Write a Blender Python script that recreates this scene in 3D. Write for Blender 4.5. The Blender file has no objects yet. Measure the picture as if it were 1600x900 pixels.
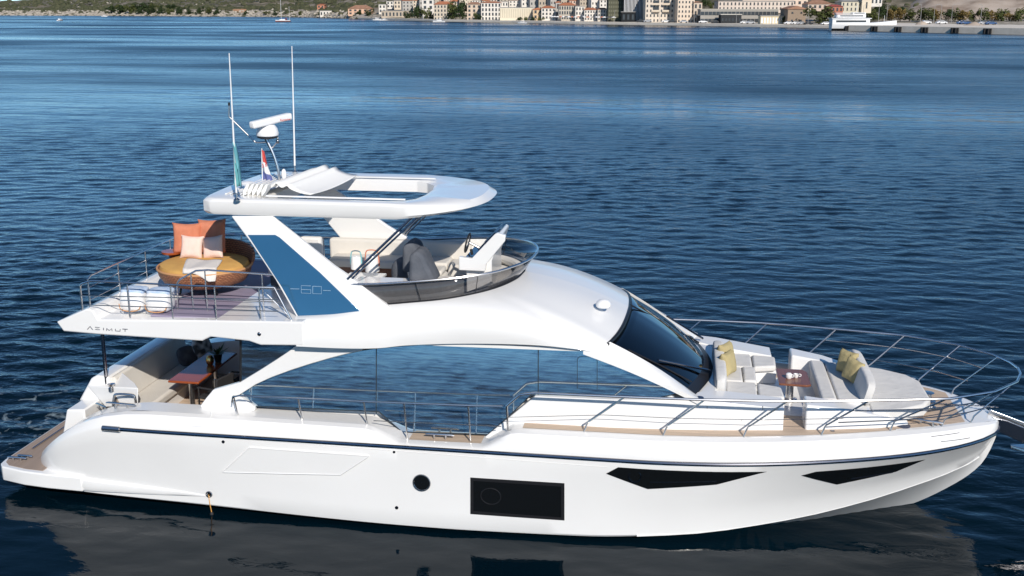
import bpy, bmesh, math, random
from mathutils import Vector, Matrix, noise
random.seed(7)
R = math.radians
sc = bpy.context.scene
COL = sc.collection

# ------------------------------------------------------------------ camera
CAM = Vector((12.5, -19.1, 8.75)); FPX = 1700.0
PITCH = math.atan(440 / FPX); YAW = R(8.87)
FW = Vector((-math.sin(YAW) * math.cos(PITCH), math.cos(YAW) * math.cos(PITCH), -math.sin(PITCH)))
RT = Vector((math.cos(YAW), math.sin(YAW), 0)); UP = RT.cross(FW)
cam = bpy.data.cameras.new('camera'); camo = bpy.data.objects.new('camera', cam); COL.objects.link(camo)
cam.lens = 36 * FPX / 1600; cam.sensor_width = 36; cam.clip_end = 30000; cam.clip_start = 0.5
m = Matrix((RT, UP, -FW)).transposed().to_4x4(); m.translation = CAM
camo.matrix_world = m
sc.camera = camo

# ------------------------------------------------------------------ sky and sun
SUN = Vector((0.38, -0.76, 0.52)).normalized()
elev = math.asin(SUN.z); rot = math.atan2(SUN.x, SUN.y)
w = bpy.data.worlds.new('World'); sc.world = w; w.use_nodes = True
nt = w.node_tree; nt.nodes.clear()
sky = nt.nodes.new('ShaderNodeTexSky'); sky.sky_type = 'NISHITA'; sky.sun_disc = False
sky.sun_elevation = elev; sky.sun_rotation = rot; sky.air_density = 0.6; sky.dust_density = 0.0; sky.ozone_density = 9.0
bg = nt.nodes.new('ShaderNodeBackground'); bg.inputs[1].default_value = 0.13
wo = nt.nodes.new('ShaderNodeOutputWorld')
tint = nt.nodes.new('ShaderNodeMixRGB'); tint.blend_type = 'MULTIPLY'; tint.inputs[0].default_value = 1; tint.inputs[2].default_value = (1.00, 1.03, .86, 1)
nt.links.new(sky.outputs[0], tint.inputs[1]); nt.links.new(tint.outputs[0], bg.inputs[0]); nt.links.new(bg.outputs[0], wo.inputs[0])
sl = bpy.data.lights.new('sun', 'SUN'); sl.energy = 4.2; sl.angle = R(0.5); sl.color = (1, .93, .84)
so = bpy.data.objects.new('sun', sl); COL.objects.link(so)
so.rotation_euler = SUN.to_track_quat('Z', 'Y').to_euler()
sc.view_settings.view_transform = 'Standard'; sc.view_settings.look = 'None'
sc.view_settings.exposure = 0.17; sc.view_settings.gamma = 1
sc.cycles.sample_clamp_indirect = 4.0
sc.cycles.max_bounces = 8; sc.cycles.caustics_reflective = False; sc.cycles.caustics_refractive = False

# ------------------------------------------------------------------ pixel rays to real planes
def ray(x, y): return FW + RT * ((x - 800) / FPX) + UP * ((450 - y) / FPX)
def PY(x, y, v):
    r = ray(x, y); return CAM + r * ((v - CAM.y) / r.y)
def PZ(x, y, v):
    r = ray(x, y); return CAM + r * ((v - CAM.z) / r.z)
def PD(x, y, d): return CAM + ray(x, y) * d

# ------------------------------------------------------------------ materials
def mat(name, col, rough=.5, metal=0., coat=0., ior=1.5, spec=.5, noisec=None, nscale=5., bump=0., bscale=50., trans=0., alpha=1., detail=6.):
    m = bpy.data.materials.new(name); m.use_nodes = True
    nt = m.node_tree; b = nt.nodes['Principled BSDF']
    b.inputs['Base Color'].default_value = (*col, 1); b.inputs['Roughness'].default_value = rough
    b.inputs['Metallic'].default_value = metal; b.inputs['Coat Weight'].default_value = coat
    b.inputs['Coat Roughness'].default_value = .04; b.inputs['IOR'].default_value = ior
    b.inputs['Specular IOR Level'].default_value = spec
    b.inputs['Transmission Weight'].default_value = trans; b.inputs['Alpha'].default_value = alpha
    if noisec or bump:
        tc = nt.nodes.new('ShaderNodeTexCoord')
    if noisec:
        n = nt.nodes.new('ShaderNodeTexNoise'); n.inputs['Scale'].default_value = nscale; n.inputs['Detail'].default_value = detail
        r = nt.nodes.new('ShaderNodeValToRGB'); r.color_ramp.elements[0].position = .35; r.color_ramp.elements[1].position = .65
        r.color_ramp.elements[0].color = (*col, 1); r.color_ramp.elements[1].color = (*noisec, 1)
        nt.links.new(tc.outputs['Object'], n.inputs['Vector']); nt.links.new(n.outputs[0], r.inputs[0]); nt.links.new(r.outputs[0], b.inputs['Base Color'])
    if bump:
        n = nt.nodes.new('ShaderNodeTexNoise'); n.inputs['Scale'].default_value = bscale; n.inputs['Detail'].default_value = 3
        bp = nt.nodes.new('ShaderNodeBump'); bp.inputs['Strength'].default_value = bump; bp.inputs['Distance'].default_value = .02
        nt.links.new(tc.outputs['Object'], n.inputs['Vector']); nt.links.new(n.outputs[0], bp.inputs['Height']); nt.links.new(bp.outputs[0], b.inputs['Normal'])
    return m

M = {}
M['gel'] = mat('gelcoat', (.80, .795, .78), .22, coat=.3, noisec=(.775, .77, .755), nscale=.7)
M['gel2'] = mat('gelcoat_matt', (.78, .775, .76), .45, noisec=(.74, .735, .72), nscale=3)
M['chrome'] = mat('stainless_steel', (.66, .65, .64), .27, metal=1.)
M['dsteel'] = mat('tinted_steel', (.25, .25, .27), .18, metal=1.)
M['blackgl'] = mat('black_glass', (.006, .007, .008), .05, spec=.6)
M['mirror'] = mat('reflective_window_glass', (.60, .70, .76), .02, metal=1., bump=.035, bscale=.9)
def haze_mix(m):      # pale haze over the reflections, put in as an even grey diffuse share
    nt = m.node_tree; b = nt.nodes['Principled BSDF']; out = nt.nodes['Material Output']; d = nt.nodes.new('ShaderNodeBsdfDiffuse'); d.inputs[0].default_value = (.20, .24, .26, 1)
    mx = nt.nodes.new('ShaderNodeMixShader'); mx.inputs[0].default_value = .07; nt.links.new(b.outputs[0], mx.inputs[1]); nt.links.new(d.outputs[0], mx.inputs[2]); nt.links.new(mx.outputs[0], out.inputs[0])
haze_mix(M['mirror'])
M['blue'] = mat('blue_tinted_panel', (.03, .12, .225), .10, metal=.3, coat=.4, noisec=(.034, .128, .24), nscale=1.2)
M['seam'] = mat('dark_seam', (.02, .03, .04), .5)
M['cush'] = mat('grey_cushion_fabric', (.68, .665, .64), .9, spec=.2, bump=.6, bscale=7, noisec=(.62, .61, .59), nscale=3)
M['cushl'] = mat('grey_liner', (.82, .81, .78), .8, noisec=(.74, .73, .70), nscale=14)
M['cushw'] = mat('ivory_cushion_fabric', (.66, .63, .58), .9, spec=.2, bump=.2, bscale=40, noisec=(.62, .59, .54), nscale=3)
M['slate'] = mat('slate_cover_fabric', (.085, .095, .115), .95, spec=.1, bump=.6, bscale=9, noisec=(.13, .14, .16), nscale=3)
M["dgrey"] = mat("charcoal_fabric", (.07, .07, .08), .9, spec=.2, noisec=(.14, .14, .15), nscale=6)
M['yellow'] = mat('straw_yellow_fabric', (.45, .38, .20), .9, spec=.15, bump=.3, bscale=30, noisec=(.39, .32, .165), nscale=5)
M['ochre'] = mat('ochre_fabric', (.62, .36, .11), .9, spec=.15, bump=.3, bscale=20, noisec=(.55, .31, .10), nscale=4)
M['terra'] = mat('terracotta_fabric', (.60, .22, .13), .9, spec=.15, bump=.5, bscale=14, noisec=(.52, .18, .10), nscale=5)
M['blush'] = mat('blush_fabric', (.78, .58, .50), .9, spec=.15, bump=.3, bscale=25, noisec=(.74, .54, .46), nscale=5)
M['throw'] = mat('cream_knit', (.70, .66, .62), .95, spec=.1, bump=.6, bscale=35)
M['black'] = mat('black_plastic', (.012, .012, .014), .4)
M['rubber'] = mat('black_rubber', (.015, .015, .016), .7)
M['antifoul'] = mat('black_antifouling', (.008, .009, .01), .5)
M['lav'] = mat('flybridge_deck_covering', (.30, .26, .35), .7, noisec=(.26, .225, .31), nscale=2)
M['canvas'] = mat('white_canvas', (.82, .81, .78), .85, spec=.2, bump=.3, bscale=12)
M['brass'] = mat('brass', (.8, .45, .15), .25, metal=1.)
M['coral'] = mat('coral_leather', (.60, .17, .08), .6)
M['tan'] = mat('tan_leather', (.55, .28, .12), .6)
M['teal'] = mat('teal_cloth', (.16, .46, .50), .8)
M['red'] = mat('red_cloth', (.60, .09, .08), .8)
M['white'] = mat('white_paint', (.8, .8, .8), .4)
M['bluecl'] = mat('blue_cloth', (.10, .12, .30), .8)
M['bluew'] = mat('pale_blue_fabric', (.30, .45, .66), .85, noisec=(.62, .70, .80), nscale=14)
M['silver'] = mat('silver_lettering', (.42, .58, .72), .3, metal=.3)
M['chair'] = mat('black_sling_fabric', (.02, .02, .023), .85)
M['navy'] = mat('navy_lettering', (.03, .04, .08), .35)
M['leaf'] = mat('leaf', (.03, .07, .015), .6)
M['ceram'] = mat('white_ceramic', (.8, .79, .77), .15)
M['screen'] = mat('switched_off_screen', (.01, .02, .045), .08)

def teakmat(name, base, gap, s, axis):
    m = bpy.data.materials.new(name); m.use_nodes = True; nt = m.node_tree; b = nt.nodes['Principled BSDF']
    tc = nt.nodes.new('ShaderNodeTexCoord'); sp = nt.nodes.new('ShaderNodeSeparateXYZ'); nt.links.new(tc.outputs['Object'], sp.inputs[0])
    mu = nt.nodes.new('ShaderNodeMath'); mu.operation = 'MULTIPLY'; mu.inputs[1].default_value = s; nt.links.new(sp.outputs[axis], mu.inputs[0])
    fr = nt.nodes.new('ShaderNodeMath'); fr.operation = 'FRACT'; nt.links.new(mu.outputs[0], fr.inputs[0])
    fl = nt.nodes.new('ShaderNodeMath'); fl.operation = 'FLOOR'; nt.links.new(mu.outputs[0], fl.inputs[0])
    wn = nt.nodes.new('ShaderNodeTexWhiteNoise'); wn.noise_dimensions = '1D'; nt.links.new(fl.outputs[0], wn.inputs['W'])
    n = nt.nodes.new('ShaderNodeTexNoise'); n.inputs['Scale'].default_value = 3; n.inputs['Detail'].default_value = 5
    mp = nt.nodes.new('ShaderNodeMapping'); mp.inputs['Scale'].default_value = (1, 14, 1) if axis == 1 else (14, 1, 1)
    nt.links.new(tc.outputs['Object'], mp.inputs[0]); nt.links.new(mp.outputs[0], n.inputs['Vector'])
    mx = nt.nodes.new('ShaderNodeMixRGB'); mx.inputs[1].default_value = (*base, 1); mx.inputs[2].default_value = (*[c * .72 for c in base], 1)
    ad = nt.nodes.new('ShaderNodeMath'); ad.operation = 'MULTIPLY_ADD'; ad.inputs[1].default_value = .5; nt.links.new(wn.outputs[0], ad.inputs[0])
    nt.links.new(n.outputs[0], ad.inputs[2]); sb = nt.nodes.new('ShaderNodeMath'); sb.operation = 'SUBTRACT'; sb.inputs[1].default_value = .3; sb.use_clamp = True
    nt.links.new(ad.outputs[0], sb.inputs[0]); nt.links.new(sb.outputs[0], mx.inputs[0])
    lt = nt.nodes.new('ShaderNodeMath'); lt.operation = 'LESS_THAN'; lt.inputs[1].default_value = .09; nt.links.new(fr.outputs[0], lt.inputs[0])
    m2 = nt.nodes.new('ShaderNodeMixRGB'); m2.inputs[2].default_value = (*gap, 1); nt.links.new(mx.outputs[0], m2.inputs[1]); nt.links.new(lt.outputs[0], m2.inputs[0])
    nt.links.new(m2.outputs[0], b.inputs['Base Color']); b.inputs['Roughness'].default_value = .7
    return m
M['teak'] = teakmat('teak_planks', (.62, .48, .36), (.22, .17, .13), 18, 1)
M['teaky'] = teakmat('teak_planks_bleached', (.38, .29, .23), (.14, .11, .09), 18, 0)
M['mahog'] = teakmat('varnished_wood', (.34, .075, .02), (.26, .06, .02), 8, 1)
M['mahog'].node_tree.nodes['Principled BSDF'].inputs['Roughness'].default_value = .25
M['mahog'].node_tree.nodes['Principled BSDF'].inputs['Coat Weight'].default_value = .25
M['mahog'].node_tree.nodes['Principled BSDF'].inputs['Coat Roughness'].default_value = .06
M['dmahog'] = teakmat('dark_varnished_wood', (.22, .085, .045), (.16, .06, .035), 8, 0)
M['dmahog'].node_tree.nodes['Principled BSDF'].inputs['Roughness'].default_value = .2

def weave():
    m = bpy.data.materials.new('woven_rattan'); m.use_nodes = True; nt = m.node_tree; b = nt.nodes['Principled BSDF']
    tc = nt.nodes.new('ShaderNodeTexCoord'); ck = nt.nodes.new('ShaderNodeTexBrick'); ck.inputs['Scale'].default_value = 1
    ck.inputs['Color1'].default_value = (.50, .22, .11, 1); ck.inputs['Color2'].default_value = (.36, .14, .07, 1); ck.inputs['Mortar'].default_value = (.12, .045, .022, 1)
    ck.inputs['Brick Width'].default_value = .075; ck.inputs['Row Height'].default_value = .038; ck.inputs['Mortar Size'].default_value = .006
    nt.links.new(tc.outputs['UV'], ck.inputs[0]); nt.links.new(ck.outputs[0], b.inputs['Base Color']); b.inputs['Roughness'].default_value = .6
    bp = nt.nodes.new('ShaderNodeBump'); bp.inputs['Distance'].default_value = .01; nt.links.new(ck.outputs[1], bp.inputs['Height']); bp.invert = True
    nt.links.new(bp.outputs[0], b.inputs['Normal'])
    return m
M['rattan'] = weave()

def smoked(name, tint, a):
    m = bpy.data.materials.new(name); m.use_nodes = True; nt = m.node_tree; nt.nodes.remove(nt.nodes['Principled BSDF'])
    out = nt.nodes['Material Output']; t = nt.nodes.new('ShaderNodeBsdfTransparent'); t.inputs[0].default_value = (*tint, 1)
    g = nt.nodes.new('ShaderNodeBsdfGlossy'); g.inputs['Roughness'].default_value = .03; g.inputs[0].default_value = (1, 1, 1, 1)
    fr = nt.nodes.new('ShaderNodeFresnel'); fr.inputs[0].default_value = 1.5
    ml = nt.nodes.new('ShaderNodeMath'); ml.operation = 'ADD'; ml.inputs[1].default_value = a; ml.use_clamp = True; ge = nt.nodes.new('ShaderNodeNewGeometry'); iv = nt.nodes.new('ShaderNodeMath'); iv.operation = 'SUBTRACT'; iv.inputs[0].default_value = 1; nt.links.new(ge.outputs['Backfacing'], iv.inputs[1]); fm = nt.nodes.new('ShaderNodeMath'); fm.operation = 'MULTIPLY'; nt.links.new(fr.outputs[0], fm.inputs[0]); nt.links.new(iv.outputs[0], fm.inputs[1]); nt.links.new(fm.outputs[0], ml.inputs[0])
    mx = nt.nodes.new('ShaderNodeMixShader'); nt.links.new(ml.outputs[0], mx.inputs[0]); nt.links.new(t.outputs[0], mx.inputs[1]); nt.links.new(g.outputs[0], mx.inputs[2])
    nt.links.new(mx.outputs[0], out.inputs[0]); return m
M['smoke'] = smoked('smoked_acrylic', (.58, .58, .59), .0)
M['visorg'] = smoked('tinted_windscreen', (.10, .12, .15), .04)

def hullmat():
    m = mat('hull_paint', (.80, .795, .78), .2, coat=.35); nt = m.node_tree; b = nt.nodes['Principled BSDF']
    tc = nt.nodes.new('ShaderNodeTexCoord'); sp = nt.nodes.new('ShaderNodeSeparateXYZ'); nt.links.new(tc.outputs['Object'], sp.inputs[0])
    lt = nt.nodes.new('ShaderNodeMath'); lt.operation = 'LESS_THAN'; lt.inputs[1].default_value = .205; ma = nt.nodes.new('ShaderNodeMath'); ma.operation = 'MULTIPLY_ADD'; ma.inputs[1].default_value = .015; nt.links.new(sp.outputs[0], ma.inputs[0]); nt.links.new(sp.outputs[2], ma.inputs[2]); nt.links.new(ma.outputs[0], lt.inputs[0])
    n = nt.nodes.new('ShaderNodeTexNoise'); n.inputs['Scale'].default_value = .9; n.inputs['Detail'].default_value = 7; nt.links.new(tc.outputs['Object'], n.inputs['Vector'])
    cr = nt.nodes.new('ShaderNodeValToRGB'); cr.color_ramp.elements[0].color = (.76, .755, .74, 1); cr.color_ramp.elements[1].color = (.82, .815, .80, 1)
    nt.links.new(n.outputs[0], cr.inputs[0])
    mx = nt.nodes.new('ShaderNodeMixRGB'); nt.links.new(cr.outputs[0], mx.inputs[1]); mx.inputs[2].default_value = (.008, .009, .01, 1)
    nt.links.new(lt.outputs[0], mx.inputs[0]); nt.links.new(mx.outputs[0], b.inputs['Base Color'])
    n2 = nt.nodes.new('ShaderNodeTexNoise'); n2.inputs['Scale'].default_value = 1.3
    bp = nt.nodes.new('ShaderNodeBump'); bp.inputs['Strength'].default_value = .15; bp.inputs['Distance'].default_value = .02
    nt.links.new(tc.outputs['Object'], n2.inputs['Vector']); nt.links.new(n2.outputs[0], bp.inputs['Height']); nt.links.new(bp.outputs[0], b.inputs['Coat Normal'])
    return m
M['hull'] = hullmat()

# ------------------------------------------------------------------ mesh builder
class MB:
    def __init__(s): s.v = []; s.f = []; s.uv = None
    def add(s, vs, fs):
        o = len(s.v); s.v += [tuple(v) for v in vs]; s.f += [tuple(i + o for i in f) for f in fs]; return s
    def box(s, c, d, rz=0, ry=0, rx=0):
        m = Matrix.Rotation(rz, 3, 'Z') @ Matrix.Rotation(ry, 3, 'Y') @ Matrix.Rotation(rx, 3, 'X'); c = Vector(c)
        vs = [c + m @ Vector((x * d[0] / 2, y * d[1] / 2, z * d[2] / 2)) for x in (-1, 1) for y in (-1, 1) for z in (-1, 1)]
        return s.add(vs, [(0, 1, 3, 2), (4, 6, 7, 5), (0, 4, 5, 1), (2, 3, 7, 6), (0, 2, 6, 4), (1, 5, 7, 3)])
    def prism(s, poly, f0, f1):
        n = len(poly); vs = [f0(p) for p in poly] + [f1(p) for p in poly]
        return s.add(vs, [tuple(range(n))[::-1], tuple(range(n, 2 * n))] + [(i, (i + 1) % n, (i + 1) % n + n, i + n) for i in range(n)])
    def pxz(s, poly, y0, y1): return s.prism(poly, lambda p: (p[0], y0, p[1]), lambda p: (p[0], y1, p[1]))
    def pxy(s, poly, z0, z1): return s.prism(poly, lambda p: (p[0], p[1], z0), lambda p: (p[0], p[1], z1))
    def grid(s, rows, closeu=False, closev=False, cap=False):
        n = len(rows[0]); k = len(rows); vs = [p for r in rows for p in r]; fs = []
        for i in range(k - 1 if not closev else k):
            for j in range(n - 1 if not closeu else n):
                a = i * n + j; b = i * n + (j + 1) % n; c = ((i + 1) % k) * n + (j + 1) % n; d = ((i + 1) % k) * n + j
                fs.append((a, b, c, d))
        if cap: fs += [tuple(range(n))[::-1], tuple((k - 1) * n + j for j in range(n))]
        return s.add(vs, fs)
    def tube(s, pts, r, seg=8, closed=False, caps=True):
        P = [Vector(p) for p in pts]; n = len(P); rows = []; up = None
        rr = r if isinstance(r, (list, tuple)) else [r] * n
        for i in range(n):
            a = P[i] - P[i - 1] if (i > 0 or closed) else None; b = P[(i + 1) % n] - P[i] if (i < n - 1 or closed) else None
            if a is not None and b is not None:
                t = a.normalized() + b.normalized()
                t = t.normalized() if t.length > 1e-6 else b.normalized()
            else: t = (a if a is not None else b).normalized()
            if up is None:
                up = Vector((0, 0, 1)) if abs(t.z) < .9 else Vector((1, 0, 0))
            up = (up - t * up.dot(t)); up = up.normalized() if up.length > 1e-6 else t.orthogonal().normalized()
            sd = t.cross(up)
            rows.append([P[i] + (up * math.cos(2 * math.pi * k / seg) + sd * math.sin(2 * math.pi * k / seg)) * rr[i] for k in range(seg)])
        return s.grid(rows, closeu=True, closev=closed, cap=(caps and not closed))
    def lathe(s, c, prof, seg=20, rz=0):
        c = Vector(c); rows = [[c + Vector((r * math.cos(2 * math.pi * k / seg), r * math.sin(2 * math.pi * k / seg), z)) for k in range(seg)] for r, z in prof]
        return s.grid(rows, closeu=True, cap=True)
    def ell(s, c, d, e=2., nu=24, nv=14, m=None):
        c = Vector(c); rows = []
        sg = lambda v, p: math.copysign(abs(v) ** p, v)
        for i in range(nv + 1):
            ph = -math.pi / 2 + math.pi * i / nv; row = []
            for j in range(nu):
                th = 2 * math.pi * j / nu; q = 2 / e
                v = Vector((sg(math.cos(ph), q) * sg(math.cos(th), q) * d[0] / 2, sg(math.cos(ph), q) * sg(math.sin(th), q) * d[1] / 2, sg(math.sin(ph), q) * d[2] / 2))
                row.append(c + (m @ v if m else v))
            rows.append(row)
        return s.grid(rows, closeu=True)
def rots(rz=0, ry=0, rx=0): return Matrix.Rotation(rz, 3, 'Z') @ Matrix.Rotation(ry, 3, 'Y') @ Matrix.Rotation(rx, 3, 'X')

def obj(name, mb, m, parent=None, smooth=35, bevel=0, bseg=3, loc=None, sub=0, merge=True):
    me = bpy.data.meshes.new(name); me.from_pydata([tuple(v) for v in mb.v], [], mb.f); me.validate()
    bm = bmesh.new(); bm.from_mesh(me)
    if merge: bmesh.ops.remove_doubles(bm, verts=bm.verts, dist=1e-5)
    bmesh.ops.recalc_face_normals(bm, faces=bm.faces); bm.to_mesh(me); bm.free()
    ms = m if isinstance(m, list) else [m]
    for k in ms: me.materials.append(M[k] if isinstance(k, str) else k)
    if smooth:
        for p in me.polygons: p.use_smooth = True
        me.set_sharp_from_angle(angle=R(smooth))
    o = bpy.data.objects.new(name, me); COL.objects.link(o)
    if parent: o.parent = parent
    if loc: o.location = loc
    if bevel:
        b = o.modifiers.new('bevel', 'BEVEL'); b.width = bevel; b.segments = bseg; b.limit_method = 'ANGLE'; b.angle_limit = R(30); b.harden_normals = False
        for p in me.polygons: p.use_smooth = True
        me.set_sharp_from_angle(angle=R(70))
    if sub:
        b = o.modifiers.new('sub', 'SUBSURF'); b.levels = sub; b.render_levels = sub
    return o
def tag(o, label=None, cat=None, group=None, kind=None):
    if label: o['label'] = label
    if cat: o['category'] = cat
    if group: o['group'] = group
    if kind: o['kind'] = kind
    return o
def thing(name, label, cat, loc=(0, 0, 0), rz=0, group=None):
    o = bpy.data.objects.new(name, None); COL.objects.link(o); o.location = loc; o.rotation_euler = (0, 0, rz); o.empty_display_size = .3
    return tag(o, label, cat, group)
def copy_tree(o, parent=None):
    c = o.copy(); COL.objects.link(c)
    if parent: c.parent = parent
    for ch in [k for k in o.children]: copy_tree(ch, c)
    return c
def lerp(tab, x):
    if x <= tab[0][0]: return tab[0][1]
    for (x0, y0), (x1, y1) in zip(tab, tab[1:]):
        if x <= x1: return y0 + (y1 - y0) * (x - x0) / (x1 - x0)
    return tab[-1][1]
def spl(tab, x):   # monotone cubic
    n = len(tab)
    if x <= tab[0][0]: return tab[0][1]
    if x >= tab[-1][0]: return tab[-1][1]
    d = [(tab[i + 1][1] - tab[i][1]) / (tab[i + 1][0] - tab[i][0]) for i in range(n - 1)]
    def mm(i):
        if i == 0: return d[0]
        if i == n - 1: return d[-1]
        return 0 if d[i - 1] * d[i] <= 0 else 2 * d[i - 1] * d[i] / (d[i - 1] + d[i])
    for i in range(n - 1):
        if x <= tab[i + 1][0]:
            h = tab[i + 1][0] - tab[i][0]; t = (x - tab[i][0]) / h; t2 = t * t; t3 = t2 * t
            return (2 * t3 - 3 * t2 + 1) * tab[i][1] + (t3 - 2 * t2 + t) * h * mm(i) + (-2 * t3 + 3 * t2) * tab[i + 1][1] + (t3 - t2) * h * mm(i + 1)
def curve(pts, n=24, closed=False):   # catmull-rom through points
    P = [Vector(p) for p in pts]; out = []; k = len(P); segs = k if closed else k - 1
    for i in range(segs):
        p0 = P[(i - 1) % k] if (closed or i > 0) else P[0] * 2 - P[1]; p1 = P[i]; p2 = P[(i + 1) % k]
        p3 = P[(i + 2) % k] if (closed or i < k - 2) else P[-1] * 2 - P[-2]
        m = max(2, n // segs)
        for j in range(m):
            t = j / m; out.append(.5 * ((2 * p1) + (p2 - p0) * t + (2 * p0 - 5 * p1 + 4 * p2 - p3) * t * t + (3 * p1 - p0 - 3 * p2 + p3) * t ** 3))
    if not closed: out.append(P[-1])
    return out
def mir(p): return Vector((p[0], -p[1], p[2]))

# ------------------------------------------------------------------ the sea
def water():
    m = bpy.data.materials.new('sea_water'); m.use_nodes = True; nt = m.node_tree; b = nt.nodes['Principled BSDF']
    b.inputs['Base Color'].default_value = (.001, .012, .022, 1); b.inputs['Roughness'].default_value = .05; b.inputs['IOR'].default_value = 1.24
    tc = nt.nodes.new('ShaderNodeTexCoord')
    def nz(scale, stretch, det, rz=0., dist=0.):
        mp = nt.nodes.new('ShaderNodeMapping'); mp.inputs['Scale'].default_value = (scale * stretch, scale, scale); mp.inputs['Rotation'].default_value = (0, 0, R(rz))
        n = nt.nodes.new('ShaderNodeTexNoise'); n.inputs['Scale'].default_value = 1; n.inputs['Detail'].default_value = det; n.inputs['Roughness'].default_value = .55
        n.inputs['Distortion'].default_value = dist
        nt.links.new(tc.outputs['Object'], mp.inputs[0]); nt.links.new(mp.outputs[0], n.inputs['Vector']); return n.outputs[0]
    def mth(op, a, b_, c=None):
        k = nt.nodes.new('ShaderNodeMath'); k.operation = op
        for i, v in enumerate((a, b_, c)):
            if v is None: continue
            if isinstance(v, (int, float)): k.inputs[i].default_value = v
            else: nt.links.new(v, k.inputs[i])
        return k.outputs[0]
    fine = nz(7, .6, 3, 20, .4); mid = nz(2.2, .5, 3, -8, .6)
    at = nt.nodes.new('ShaderNodeAttribute'); at.attribute_name = 'chop'
    h = mth('MULTIPLY', mth('MULTIPLY_ADD', mid, W2, mth('MULTIPLY', fine, W3)), at.outputs['Fac'])
    sp = nt.nodes.new('ShaderNodeSeparateXYZ'); nt.links.new(tc.outputs['Object'], sp.inputs[0])
    rr = nt.nodes.new('ShaderNodeMapRange'); rr.inputs[1].default_value = 0; rr.inputs[2].default_value = 120; rr.inputs[3].default_value = RNEAR; rr.inputs[4].default_value = RFAR
    nt.links.new(mth('ABSOLUTE', sp.outputs[1], None), rr.inputs[0])
    lane = nt.nodes.new('ShaderNodeTexNoise'); lmp = nt.nodes.new('ShaderNodeMapping'); lmp.inputs['Scale'].default_value = (.014, .028, 1); lane.inputs['Scale'].default_value = 1; lane.inputs['Detail'].default_value = 6
    nt.links.new(tc.outputs['Object'], lmp.inputs[0]); nt.links.new(lmp.outputs[0], lane.inputs['Vector'])
    lr = nt.nodes.new('ShaderNodeMapRange'); lr.inputs[1].default_value = .38; lr.inputs[2].default_value = .62; lr.inputs[3].default_value = .70; lr.inputs[4].default_value = 1.4
    nt.links.new(lane.outputs[0], lr.inputs[0])
    fr3 = nt.nodes.new('ShaderNodeMapRange'); fr3.inputs[1].default_value = 30; fr3.inputs[2].default_value = 110; nt.links.new(sp.outputs[1], fr3.inputs[0])
    far = mth('MULTIPLY', mth('MULTIPLY_ADD', nz(.40, .30, 4, 3, .5), .22, mth('MULTIPLY', nz(.10, .25, 3, -4, .6), .55)), fr3.outputs[0])
    h = mth('ADD', h, far)
    nt.links.new(mth('MULTIPLY', mth('MULTIPLY', rr.outputs[0], lr.outputs[0]), mth('MINIMUM', at.outputs['Fac'], 1.0)), b.inputs['Roughness'])
    # churned water and foam just behind the stern
    fx_ = nt.nodes.new('ShaderNodeVectorMath'); fx_.operation = 'DISTANCE'; fm_ = nt.nodes.new('ShaderNodeMapping'); fm_.inputs['Scale'].default_value = (.42, .38, 0); fm_.inputs['Location'].default_value = (.42 * .9, -.38 * 1.6, 0)
    nt.links.new(tc.outputs['Object'], fm_.inputs[0]); nt.links.new(fm_.outputs[0], fx_.inputs[0]); fx_.inputs[1].default_value = (0, 0, 0)
    fo = nz(3.2, .8, 8, 30, 1.2)
    fr_ = nt.nodes.new('ShaderNodeMapRange'); fr_.inputs[1].default_value = .52; fr_.inputs[2].default_value = .75; nt.links.new(mth('SUBTRACT', fo, mth('MULTIPLY', fx_.outputs['Value'], .10)), fr_.inputs[0])
    fmx = nt.nodes.new('ShaderNodeMixRGB'); fmx.inputs[1].default_value = (.0005, .0060, .0110, 1); fmx.inputs[2].default_value = (.28, .36, .40, 1)
    nt.links.new(fr_.outputs[0], fmx.inputs[0]); nt.links.new(fmx.outputs[0], b.inputs['Base Color'])
    # calmer water close along the hull's near side
    bp = nt.nodes.new('ShaderNodeBump'); bp.inputs['Strength'].default_value = 1; bp.inputs['Distance'].default_value = WAVE
    nt.links.new(h, bp.inputs['Height']); nt.links.new(bp.outputs[0], b.inputs['Normal'])
    return m
WAVE = 1.0; W2, W3, RNEAR, RFAR, SLOPE = .035, .012, .07, .26, .082
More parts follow.
